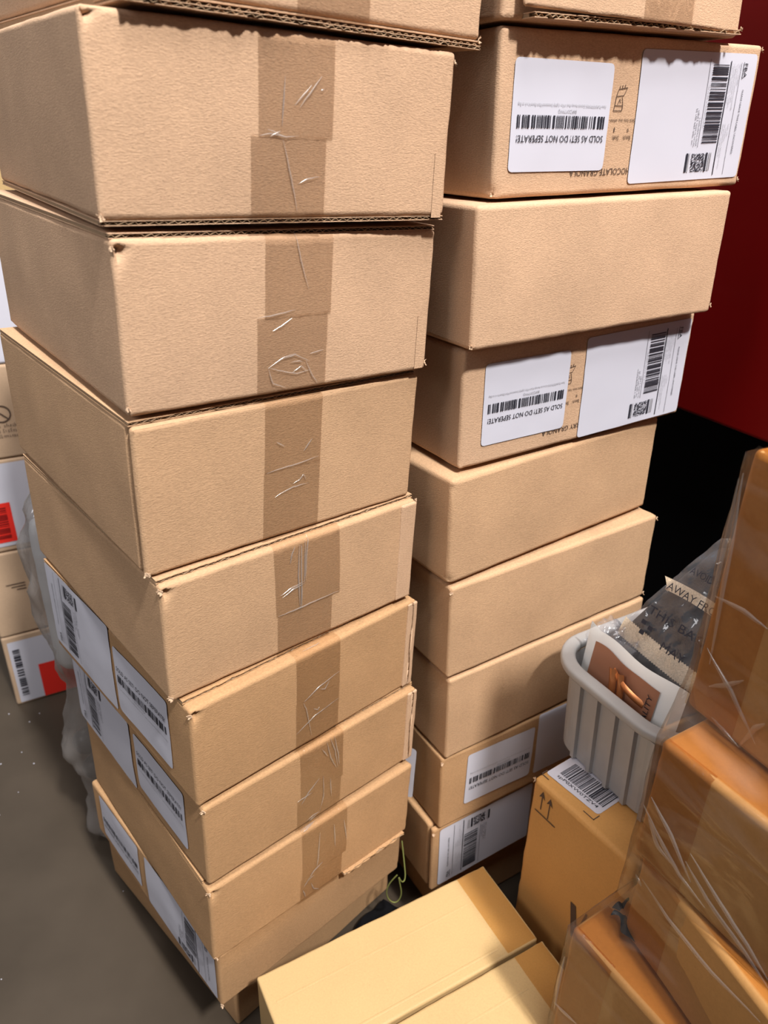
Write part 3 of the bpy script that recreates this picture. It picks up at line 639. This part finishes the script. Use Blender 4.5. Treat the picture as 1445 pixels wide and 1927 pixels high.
p.rect(0.0010, 0.0100, 0.0125, 0.0112); p.rect(0.0010, 0.0100, 0.0021, 0.020); p.build('corner_mark', CT.o, [M['ink_board'], M['ink_board']])
p = Print(lambda x, y: CT.top(x, y, 0.0006))
p.rect(0.0640, 0.0098, 0.0790, 0.0109); p.rect(0.0779, 0.0098, 0.0790, 0.0200)
p.build('corner_mark', CT.o, [M['ink_board'], M['ink_board']])
lf = lambda x, y, off=0: CT.top(0.003+x, 0.0155+y+x*0.05, 0.0006+off)
vs, fs = rounded_sheet(lf, 0.074, 0.054, 0.004, 10, 8, wr=0.0005); b = MB(); b.add(vs, fs); o = b.build('barcode_label', M['paper'], CT.o, smooth=True)
p = Print(lambda x, y: lf(x, y, 0.0006)); p.bars(0.010, 0.070, 0.0120, 0.038, 34, 77); p.text('spP0XW0TZV4', 0.011, 0.0045, 0.056, 0.0055); p.build('printing', o)
CT.tuft(0.0, 0.001, 0.366, 0.005, 9)

# ------------------------------------------------------------------ grey parts bin
TB = Matrix.Translation((0.1827, 0.693, 0.3716)) @ Matrix.Rotation(math.radians(-59.4), 4, 'Z')
LT, WT, HT = 0.198, 0.265, 0.130
bin_ = thing('storage_bin', 'light grey moulded plastic bin with rolled rim on the tall orange-brown carton', 'bin', TB @ Matrix.Translation((LT/2, WT/2, 0)))
def loop(ins, z, rad, n=8):
    pts = []; r_ = max(rad, 0.002)
    for (cx, cy, a0) in ((LT-ins-r_, ins+r_, -PI/2), (LT-ins-r_, WT-ins-r_, 0), (ins+r_, WT-ins-r_, PI/2), (ins+r_, ins+r_, PI)):
        for i in range(n+1):
            a = a0+PI/2*i/n; pts.append((cx+r_*math.cos(a)-LT/2, cy+r_*math.sin(a)-WT/2, z))
    return pts
def loft(loops, cap0=True, cap1=True):
    n = len(loops[0]); vs = [p for l in loops for p in l]; fs = []
    for j in range(len(loops)-1):
        for i in range(n): fs.append((j*n+i, j*n+(i+1) % n, (j+1)*n+(i+1) % n, (j+1)*n+i))
    if cap0: fs.append(tuple(range(n))[::-1])
    if cap1: k = (len(loops)-1)*n; fs.append(tuple(range(k, k+n)))
    return vs, fs
b = MB(); b.add(*loft([loop(0.0225, 0, 0.030), loop(0.0205, 0.003, 0.032), loop(0.0130, HT-0.014, 0.042), loop(0.0155, HT-0.012, 0.040), loop(0.0240, 0.006, 0.030), loop(0.026, 0.005, 0.028)]))
b.build('bin_wall', M['tote'], bin_, smooth=False)
b = MB(); rim = []
for k in range(25):
    a = -PI*0.93+PI*1.86*k/24; sq = lambda c: math.copysign(abs(c)**0.6, c)
    rim.append(loop(0.0083+0.0083*sq(math.sin(a)), HT-0.0062+0.0062*sq(math.cos(a)), 0.048-0.0083*sq(math.sin(a))))
b.add(*loft(rim, False, False)); b.build('rim', M['tote'], bin_, smooth=True)
for x in (0.058, 0.084, 0.110, 0.136, 0.162):
    b = MB(); q = [(x-0.004, 0.0205+0.001, 0.002), (x+0.004, 0.0205+0.001, 0.002), (x+0.0025, 0.0165, 0.002), (x-0.0025, 0.0165, 0.002)]
    t2 = [(x-0.004, 0.0140, HT-0.014), (x+0.004, 0.0140, HT-0.014), (x+0.0025, 0.0078, HT-0.014), (x-0.0025, 0.0078, HT-0.014)]
    b.add([(p_[0]-LT/2, p_[1]-WT/2, p_[2]) for p_ in q+t2], [(3,2,1,0), (4,5,6,7), (0,1,5,4), (1,2,6,5), (2,3,7,6), (3,0,4,7)]); b.build('rib', M['tote'], bin_)
def tp(al, inw, z):  # point in world from bin coordinates (along, inward, z relative to the eye)
    return TB.to_3x3() @ Vector((al, inw, 0)) + Vector((0.1827, 0.693, z+EYE))
def patch(fn, nx, ny):
    vs = [fn(i/nx, j/ny) for j in range(ny+1) for i in range(nx+1)]
    return vs, [(j*(nx+1)+i, j*(nx+1)+i+1, (j+1)*(nx+1)+i+1, (j+1)*(nx+1)+i) for j in range(ny) for i in range(nx)]
def pillow(fn, nx, ny, thick, nrm):
    "closed padded sheet"
    n = (nx+1)*(ny+1); vs = []; 
    for sgn in (1, -1):
        for j in range(ny+1):
            for i in range(nx+1):
                u, v = i/nx, j/ny; p_ = Vector(fn(u, v)); k = (max(0, math.sin(PI*u))*max(0, math.sin(PI*v)))**0.35
                vs.append(p_ + nrm*sgn*thick/2*k)
    fs = []
    for j in range(ny):
        for i in range(nx):
            a = j*(nx+1)+i; fs.append((a, a+1, a+nx+2, a+nx+1)); fs.append((n+a, n+a+nx+1, n+a+nx+2, n+a+1))
    return vs, fs
d3 = (TB.to_3x3() @ Vector((1, 0, 0))); n3 = (TB.to_3x3() @ Vector((0, 1, 0)))
# white mailer with a copper printed panel
org = tp(0.09, 0.036, -0.63); ml = thing('mailer_pouch', 'white mailer with copper panel and ribbon standing in the grey bin', 'package', Matrix.Translation(org))
def mf(u, v):
    top = -0.4895+0.0012*math.sin(u*9)+0.003*u+(0.008*(1-u/0.1) if u < 0.1 else 0)
    z = -0.632+(top+0.632)*v; a = 0.030+0.128*u+0.006*v*(u-0.4)
    return tp(a, 0.032+0.014*v+0.003*math.sin(u*7), z)-org
b = MB(); b.add(*pillow(mf, 20, 14, 0.012, n3)); b.build('pouch', M['mailer'], ml, smooth=True)
def cf(u, v):
    top = -0.4975-0.001*u+0.001*math.sin(u*10); z = -0.610+(top+0.610)*v
    return tp(0.043+0.094*u, 0.032+0.014*v+0.003*math.sin((0.1+0.75*u)*7)-0.0078+0.0004*math.sin(u*12), z)-org
b = MB(); b.add(*patch(cf, 20, 10)); cp = b.build('copper_panel', M['copper'], ml, smooth=True)
b = MB()
for a0, w_ in ((0.074, 0.010), (0.086, 0.009)):
    def rf(u, v, a0=a0, w_=w_):
        z = -0.505-0.070*v; return tp(a0+w_*u+0.012*v+0.002*math.sin(v*5), 0.0345-0.010*v-0.004*math.sin(u*PI)-0.003, z)-org
    b.add(*patch(rf, 4, 12))
def rf2(u, v): return tp(0.080+0.045*u, 0.0335-0.003*math.sin(v*PI)-0.004*math.sin(PI*u), -0.506-0.010*v-0.014*u)-org
b.add(*patch(rf2, 10, 4))
b.build('ribbon', M['copper_bright'], ml, smooth=True)
p = Print(lambda x, y: tp(0.131-y, 0.0255+(x)*0.11, -0.575+x)-org); p.text('BEST QUALITY', -0.010, -0.003, 0.078, 0.0075); p.build('printing', cp, [M['ink'], M['ink']])
# black pouch in a clear printed bag
org = tp(0.10, 0.12, -0.60); pc = thing('fabric_pouch', 'black fabric pouch with beige trim in a clear printed bag in the grey bin', 'pouch', Matrix.Translation(org))
tl_ = math.tan(math.radians(25))
def pin(z, off=0.0): return 0.07+(z+0.53)*tl_+off
def pf(u, v):
    l = 0.038+0.055*max(0, v)**1.15; r_ = 0.175+0.0*v; z = -0.512+(0.150-0.03*abs(u-0.6))*v+0.012*(1-v)*(0.3-u)*0.3
    a = l+(r_-l)*u; return tp(a, pin(z)+0.004*math.sin(u*6), z)-org
nl = (n3*math.cos(math.radians(25))-Vector((0, 0, 1))*math.sin(math.radians(25)))
b = MB(); b.add(*pillow(pf, 22, 16, 0.020, nl)); b.build('pouch', M['fabric'], pc, smooth=True)
def wf(u, v):
    z = -0.4885-0.008*u+0.019*(v-0.5); ridge = 0.0008*math.sin(u*260)
    return tp(0.0430+0.132*u, pin(z)-0.0115-0.0012*math.sin(PI*v)-0.002*math.sin(PI*min(1, u*1.2)), z+ridge*(1 if v > 0.9 or v < 0.1 else 0))-org
b = MB(); b.add(*patch(wf, 220, 8)); b.build('webbing_trim', M['webbing'], pc, smooth=True)
def sf(u, v):
    z = -0.434+0.012*v+0.003*u*0; return tp(0.062+0.090*u+0.012*(1-v)*(u < 0.05), pin(z)-0.0125-0.001*math.sin(PI*u), z+0.006*u*0+0.004*math.sin(PI*u))-org
b = MB(); b.add(*patch(sf, 12, 3)); b.build('fabric_tag', M['webbing'], pc, smooth=True)
def bf(u, v, off=-0.0175):
    z = -0.525+0.185*v-0.03*v*abs(u-0.75); a = 0.034+0.066*max(0, v)**1.2+(0.145-0.066*max(0, v)**1.2)*u
    return tp(a, pin(z, off)+0.004*nz((a, z, 1), 60)+0.003*nz((a, z, 3), 150), z)-org
b = MB(); b.add(*patch(bf, 40, 36)); bag = b.build('clear_bag', M['bag'], pc, smooth=True)
p = Print(lambda x, y: tp(0.05+x, pin(-0.49+y)-0.0235, -0.49+y)-org)
p.text('AVOID DANGER', 0.041, 0.088, 0.066, 0.007); p.text('AWAY FROM', 0.026, 0.064, 0.070, 0.0075); p.text('THIS BAG IS NOT', 0.020, 0.034, 0.13, 0.0085); p.text('MAY', 0.052, 0.010, 0.030, 0.0085)
for k in range(3):
    a = k*2*PI/3+0.3; p.rect(0.026+0.006*math.cos(a)-0.003, 0.020+0.006*math.sin(a)-0.0022, 0.026+0.006*math.cos(a)+0.003, 0.020+0.006*math.sin(a)+0.0022)
p.build('printing', bag, [M['ink'], M['ink']])
# loose clear bag crumpled against the bin's side
org = tp(0.02, 0.08, -0.53); cb = None
def kf(u, v):
    a = 0.018+0.06*u; i_ = 0.050+0.055*v; z = -0.515+0.020*math.sin(PI*v)+0.012*nz((u, v, 2), 5)+0.006*nz((u, v, 7), 14)
    return tp(a, i_, z)-org
b = MB(); b.add(*patch(kf, 30, 26)); o = b.build('plastic_bag', M['bag'], None, smooth=True); o.location = org
tag(o, 'loose crumpled clear plastic bag beside the white mailer in the grey bin', 'bag')
org = tp(0.10, 0.15, -0.63)
def gf(u, v): return tp(0.032+0.135*u, 0.052+0.18*v, -0.560+0.012*nz((u*3, v*3, 1), 1.6)+0.006*nz((u*9, v*9, 1), 1.6))-org
b = MB(); b.add(*pillow(gf, 20, 20, 0.06, Vector((0, 0, 1)))); o = b.build('fabric_bundle', M['fabric'], None, smooth=True); o.location = org
tag(o, 'folded black fabric lying at the bottom of the grey bin under the pouch', 'fabric')

# ------------------------------------------------------------------ stretch-wrapped brown cartons on the right
SB = []
SS = [((0.253, 0.482, -0.4165), -64.0, 0.229, 'topmost of the film-wrapped brown cartons at the right edge'),
      ((0.221, 0.442, -0.5455), -58.6, 0.1285, 'film-wrapped brown carton second from the top at the right edge'),
      ((0.229, 0.442, -0.6495), -68.7, 0.1035, 'film-wrapped brown carton third from the top at the right, thin seam above it'),
      ((0.183, 0.443, -0.8285), -56.7, 0.1785, 'lowest visible film-wrapped brown carton, standing forward at the bottom right')]
for i, (Np, yw, H, lb) in enumerate(SS):
    c = Carton('wrapped_carton', lb, Np, yw, (0, 0), 0.34, 0.27, H, M['kraft_brown'], 'film wrapped brown cartons', seed=50+i*3, r=0.006, bulge=(0.0015, 0.001, 0), step=0.02)
    SB.append(c)
    c.sheet('tape_strip', c.front, 0.0006, 0.048, 0.002, c.H+0.003, M['tape_amber'], off=0.0006)
    o = c.sheet('tape_strip', c.top, 0.004, 0.3, 0.004, 0.045, M['tape_amber'], off=0.0006)
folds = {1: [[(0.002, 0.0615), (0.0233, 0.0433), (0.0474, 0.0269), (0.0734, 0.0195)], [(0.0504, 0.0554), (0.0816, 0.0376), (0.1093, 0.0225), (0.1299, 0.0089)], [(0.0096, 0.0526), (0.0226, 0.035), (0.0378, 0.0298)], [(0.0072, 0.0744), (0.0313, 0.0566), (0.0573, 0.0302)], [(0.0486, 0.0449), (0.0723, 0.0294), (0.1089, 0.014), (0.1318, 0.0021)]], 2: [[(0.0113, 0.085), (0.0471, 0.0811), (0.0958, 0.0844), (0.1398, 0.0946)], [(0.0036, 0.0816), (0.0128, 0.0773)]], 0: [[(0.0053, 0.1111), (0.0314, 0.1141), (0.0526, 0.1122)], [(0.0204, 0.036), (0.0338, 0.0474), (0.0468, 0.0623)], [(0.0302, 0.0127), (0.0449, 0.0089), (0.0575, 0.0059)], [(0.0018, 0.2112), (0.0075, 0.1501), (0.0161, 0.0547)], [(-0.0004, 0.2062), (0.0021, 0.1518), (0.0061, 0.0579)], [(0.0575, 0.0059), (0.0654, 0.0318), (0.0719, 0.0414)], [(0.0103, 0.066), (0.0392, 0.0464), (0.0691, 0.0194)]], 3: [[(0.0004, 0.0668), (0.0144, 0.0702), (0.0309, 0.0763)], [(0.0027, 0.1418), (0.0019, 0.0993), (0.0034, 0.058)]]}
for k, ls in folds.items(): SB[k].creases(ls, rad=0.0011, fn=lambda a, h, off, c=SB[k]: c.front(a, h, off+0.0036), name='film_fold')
sup = Carton('wrapped_carton', 'brown carton hidden on the floor below the wrapped cartons at the right', (0.268, 0.452, -1.02), -57, (0, 0), 0.30, 0.22, 0.189, M['kraft_brown'], seed=77, r=0.006, step=0.03)
# stretch film lofted around the wrapped cartons
rows = [] # z, corner, yaw
for (z, x, y, yw) in ((-0.822, 0.183, 0.443, -56.7), (-0.74, 0.183, 0.443, -56.7), (-0.652, 0.183, 0.443, -56.7), (-0.600, 0.2200, 0.442, -58.6), (-0.5455, 0.221, 0.442, -58.6), (-0.48, 0.221, 0.442, -58.6), (-0.4165, 0.221, 0.442, -58.6),
                      (-0.385, 0.253, 0.482, -64.0), (-0.30, 0.253, 0.482, -64.0), (-0.192, 0.253, 0.482, -64.0)):
    rows.append((z, Vector((x, y, 0)), math.radians(yw)))
fo = Vector((0.27, 0.45, 0.1915)); vs = []; fs = []
cols = [-0.16, -0.10, -0.05, -0.02, -0.006, -0.001]+[0.001, 0.006]+[0.012+0.006*i for i in range(54)]
SUB = 9; grid = []
for k in range(len(rows)-1):
    for j in range(SUB if k < len(rows)-2 else SUB+1):
        t = j/SUB; z = rows[k][0]*(1-t)+rows[k+1][0]*t; row = []
        for a in cols:
            P = []
            for (zz, cpt, yw) in (rows[k], rows[k+1]):
                u_ = Vector((math.cos(yw), math.sin(yw), 0)); v_ = Vector((-u_.y, u_.x, 0)); off = 0.0034
                if a < 0: P.append(cpt + v_*(-a) - u_*off - v_*off*(1 if a > -0.004 else 0)*0.5)
                else: P.append(cpt + u_*a - v_*off - u_*off*(1 if a < 0.004 else 0)*0.5)
            p_ = P[0]*(1-t)+P[1]*t; nrm = (Vector((-0.84, -0.54, 0)) if a > 0 else Vector((-0.54, 0.84, 0)))
            dgn = (a*0.9+z*0.7)
            wv = 0.0022*nz((dgn*1.0, a*0.2, z*0.15), 45, 2)+0.0006*nz((dgn, a*0.25, z), 120, 4)
            p_ = p_ + nrm*(abs(wv)); row.append((p_.x, p_.y, z+EYE))
        grid.append(row)
nc = len(cols)
for row in grid: vs += [(Vector(q)-fo) for q in row]
for j in range(len(grid)-1):
    for i in range(nc-1): fs.append((j*nc+i, j*nc+i+1, (j+1)*nc+i+1, (j+1)*nc+i))
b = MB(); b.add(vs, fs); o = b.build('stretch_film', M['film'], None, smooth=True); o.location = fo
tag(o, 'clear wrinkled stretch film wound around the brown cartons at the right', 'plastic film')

# ------------------------------------------------------------------ cartons far behind on the left
uB = Vector((math.cos(math.radians(29.8)), math.sin(math.radians(29.8)), 0))
NB = Vector((-0.7108, 1.1266, -1.02)); BB = []
for i, (z0, z1, mt_, lb) in enumerate(((0.0, 0.160, 'kraft_far', 'brown carton on the floor behind the left stack, white barcode label, red sticker'),
        (0.161, 0.336, 'kraft_far', 'brown carton with faint printed lines, second from the floor behind the left stack'),
        (0.337, 0.511, 'kraft_far', 'carton with big white label and red barcode sticker behind the left stack'),
        (0.512, 0.672, 'kraft_far', 'brown carton with a crossed-circle symbol behind the left stack'),
        (0.673, 0.905, 'paper', 'white carton high up behind the left stack'),
        (0.906, 1.02, 'kraft_yellow', 'yellow carton topmost behind the left stack'))):
    c = Carton('background_carton', lb, NB + Vector((0, 0, z0)), 29.8, (0, 0), 0.36, 0.30, z1-z0, M[mt_], 'cartons behind the left stack', seed=90+i, r=0.004, step=0.03)
    BB.append(c)
def far_label(c, a0, a1, h0, h1):
    lf = lambda x, y, off=0: c.front(a0+x, h0+y, 0.001+off)
    vs, fs = rounded_sheet(lf, a1-a0, h1-h0, 0.002, 6, 6); b = MB(); b.add(vs, fs); return b.build('shipping_label', M['paper'], c.o, smooth=True)
c = BB[0]; o = far_label(c, 0.008, 0.20, 0.006, 0.148)
p = Print(lambda x, y: c.front(x, y, 0.002)); p.bars(0.014, 0.026, 0.022, 0.130, 20, 3, horiz=False); p.build('printing', o)
c.sheet('sticker', c.front, 0.052, 0.12, 0.006, 0.084, M['red_label'], off=0.0016, label='red sticker')
c = BB[2]; o = far_label(c, 0.012, 0.22, 0.012, 0.168)
st = c.sheet('sticker', c.front, 0.0, 0.066, 0.020, 0.096, M['red_label'], off=0.0016, label='red barcode sticker')
p = Print(lambda x, y: c.front(x, y, 0.0024)); p.bars(0.010, 0.058, 0.028, 0.088, 16, 8, horiz=False); p.build('printing', st, [M['red_dark'], M['red_dark']])
c = BB[3]; p = Print(lambda x, y: c.front(x, y, 0.0010)); cx0, cz0, rr = 0.083, 0.079, 0.0150
for k in range(28):
    a, a2 = 2*PI*k/28, 2*PI*(k+1)/28
    p.b.add([p.fn(cx0+rr*math.cos(t_), cz0+rr*math.sin(t_)) for t_ in (a, a2)]+[p.fn(cx0+(rr-.0022)*math.cos(t_), cz0+(rr-.0022)*math.sin(t_)) for t_ in (a2, a)], [(0, 1, 2, 3)])
p.b.add([p.fn(cx0-0.0105, cz0+0.009), p.fn(cx0-0.009, cz0+0.0105), p.fn(cx0+0.0105, cz0-0.009), p.fn(cx0+0.009, cz0-0.0105)], [(0, 1, 2, 3)])
for k in range(3): p.scribble(0.055, 0.056-0.009*k, 0.052, 0.006, 5+k)
p.build('board_printing', c.o, [M['ink_board'], M['ink_board']])
c = BB[1]; p = Print(lambda x, y: c.front(x, y, 0.0010))
for k in range(3): p.rect(0.030+0.008*k, 0.108-0.006*k, 0.062, 0.1098-0.006*k)
p.build('board_printing', c.o, [M['ink_board'], M['ink_board']])

# ------------------------------------------------------------------ plastic wrapped bundle standing behind the left stack
bx, by = -0.417, 0.848
bn = thing('wrapped_bundle', 'clear bag of pale rolls and dark round caps standing behind the left stack', 'bag', Matrix.Translation((bx, by, 0)))
def lathe(prof, n=28, rough=0.0, seed=0, ox=0, oy=0):
    vs = []; fs = []
    for (r_, z) in prof:
        for i in range(n):
            a = 2*PI*i/n; q = r_*(1+rough*nz((math.cos(a)*1.3, math.sin(a)*1.3, z*16), 1.4, seed)+rough*0.45*nz((math.cos(a)*4, math.sin(a)*4, z*45), 1.0, seed+2)); vs.append((ox+q*math.cos(a), oy+q*math.sin(a), z))
    for j in range(len(prof)-1):
        for i in range(n): fs.append((j*n+i, j*n+(i+1) % n, (j+1)*n+(i+1) % n, (j+1)*n+i))
    fs.append(tuple(range(n))[::-1]); k = (len(prof)-1)*n; fs.append(tuple(range(k, k+n)))
    return vs, fs
for (ox, oy, r_, z0, z1) in ((-0.012, -0.006, 0.026, 0.34, 0.575), (0.020, 0.012, 0.022, 0.36, 0.60)):
    b = MB(); b.add(*lathe([(r_*0.4, z0), (r_*0.9, z0+0.008)]+[(r_, z0+0.02+(z1-z0-0.04)*i/8) for i in range(9)]+[(r_*0.9, z1-0.008), (r_*0.4, z1)], rough=0.08, ox=ox, oy=oy, seed=ox*90)); b.build('foam_roll', M['roll'], bn, smooth=True)
for (ox, oy, z, r_) in ((-0.016, -0.018, 0.205, 0.020), (-0.012, -0.014, 0.150, 0.019), (0.005, -0.010, 0.290, 0.020), (0.0, 0.0, 0.245, 0.018)):
    b = MB(); b.add(*lathe([(r_*math.sin(PI*k/12)+0.0006, z-r_*math.cos(PI*k/12)) for k in range(13)], n=20, ox=ox, oy=oy)); b.build('round_cap', M['cap'], bn, smooth=True)
prof = [(0.030, 0.002), (0.044, 0.03), (0.040, 0.08), (0.044, 0.14), (0.050, 0.20), (0.040, 0.27), (0.034, 0.315), (0.046, 0.36), (0.052, 0.45), (0.050, 0.53), (0.040, 0.59), (0.022, 0.62), (0.006, 0.625)]
pr2 = []
for k in range(len(prof)-1):
    for j in range(5): t = j/5; pr2.append((prof[k][0]*(1-t)+prof[k+1][0]*t, prof[k][1]*(1-t)+prof[k+1][1]*t))
b = MB(); b.add(*lathe(pr2, n=48, rough=0.24, seed=3)); b.build('clear_bag', M['bag_milky'], bn, smooth=True)

# ------------------------------------------------------------------ elastic cord loop hanging by the left stack's foot
pts = [(0.030, 0.715, -0.866), (0.034, 0.700, -0.891), (0.0365, 0.690, -0.912), (0.031, 0.686, -0.914), (0.026, 0.684, -0.897), (0.0285, 0.683, -0.912), (0.0315, 0.682, -0.929), (0.029, 0.681, -0.942), (0.023, 0.680, -0.948), (0.015, 0.680, -0.943), (0.0105, 0.680, -0.931), (0.011, 0.680, -0.917), (0.016, 0.681, -0.904), (0.024, 0.682, -0.893)]
cu = bpy.data.curves.new('elastic_cord', 'CURVE'); cu.dimensions = '3D'; cu.bevel_depth = 0.0009; cu.bevel_resolution = 2; cu.use_fill_caps = True
sp = cu.splines.new('NURBS'); sp.points.add(len(pts)-1); sp.use_endpoint_u = True; sp.order_u = 3
for q, p_ in zip(sp.points, pts): q.co = (p_[0]+0.006, p_[1]-0.006, p_[2]+EYE, 1)
o = bpy.data.objects.new('t', cu); C.objects.link(o); dg = bpy.context.evaluated_depsgraph_get(); dg.update()
me = bpy.data.meshes.new_from_object(o.evaluated_get(dg)); bpy.data.objects.remove(o); bpy.data.curves.remove(cu); me.name = 'elastic_cord'
me.materials.clear(); me.materials.append(M['cord']); o = bpy.data.objects.new('elastic_cord', me); C.objects.link(o)
tag(o, 'looped yellow-green elastic cord in the dark gap between the two stacks', 'cord')

# ------------------------------------------------------------------ scrap of black strap on the lowest wrapped carton and floor dust
def strap():
    b = MB(); base = Vector((0.222, 0.452, 0.3745)); u_ = Vector((0.55, -0.83, 0)); v_ = Vector((0.83, 0.55, 0))
    def f(u, v): return (u_*(0.034*u) + v_*(0.010*(v-0.5)*(0.5+u)+0.004*math.sin(u*8)) + Vector((0, 0, 0.002+0.005*abs(math.sin(u*7+v*2)))))
    b.add(*pillow(f, 16, 4, 0.0012, Vector((0, 0, 1))))
    def g(u, v): return (v_*(0.004+0.018*u) + u_*(0.007*(v-0.5)*(1.2-u)) + Vector((0, 0, 0.003+0.006*abs(math.sin(u*5+v)))))
    b.add(*pillow(g, 12, 4, 0.0012, Vector((0, 0, 1))))
    o = b.build('plastic_scrap', M['cap'], None, smooth=True); o.location = base
    tag(o, 'crumpled dark plastic scrap on top of the lowest wrapped carton', 'scrap')
strap()
# black sheet added as the deep floor shade between stacks and yellow cartons
def lerp2(pts, u):
    n = len(pts)-1; k = min(int(u*n), n-1); t = u*n-k; return pts[k][0]*(1-t)+pts[k+1][0]*t, pts[k][1]*(1-t)+pts[k+1][1]*t
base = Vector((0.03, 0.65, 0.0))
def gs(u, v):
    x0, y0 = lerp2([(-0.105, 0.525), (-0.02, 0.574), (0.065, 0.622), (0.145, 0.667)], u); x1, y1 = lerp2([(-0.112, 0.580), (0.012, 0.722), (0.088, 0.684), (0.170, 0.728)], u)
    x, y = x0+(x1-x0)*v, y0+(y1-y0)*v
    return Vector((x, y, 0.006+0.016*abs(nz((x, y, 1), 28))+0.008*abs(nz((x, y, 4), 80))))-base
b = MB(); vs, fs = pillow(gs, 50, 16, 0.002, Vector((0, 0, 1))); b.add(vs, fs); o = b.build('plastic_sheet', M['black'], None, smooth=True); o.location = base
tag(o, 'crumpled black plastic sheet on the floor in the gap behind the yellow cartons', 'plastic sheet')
b = MB(); rnd = random.Random(5)
for k in range(60):
    x = rnd.uniform(-0.85, -0.2); y = rnd.uniform(0.35, 1.15); s_ = rnd.uniform(0.0006, 0.0018)
    if y < 0.95+x*0.9+0.1 and x > -0.42: continue
    b.add([(x-s_, y, 0.0002), (x+s_*0.3, y-s_, 0.0002), (x+s_, y+s_*0.2, 0.0002), (x, y+s_, 0.0002), (x, y, s_*0.8)], [(0, 1, 4), (1, 2, 4), (2, 3, 4), (3, 0, 4)])
o = b.build('floor_debris', M['paper'], None); tag(o, 'tiny pale paper crumbs scattered over the concrete floor', 'debris', kind='stuff')
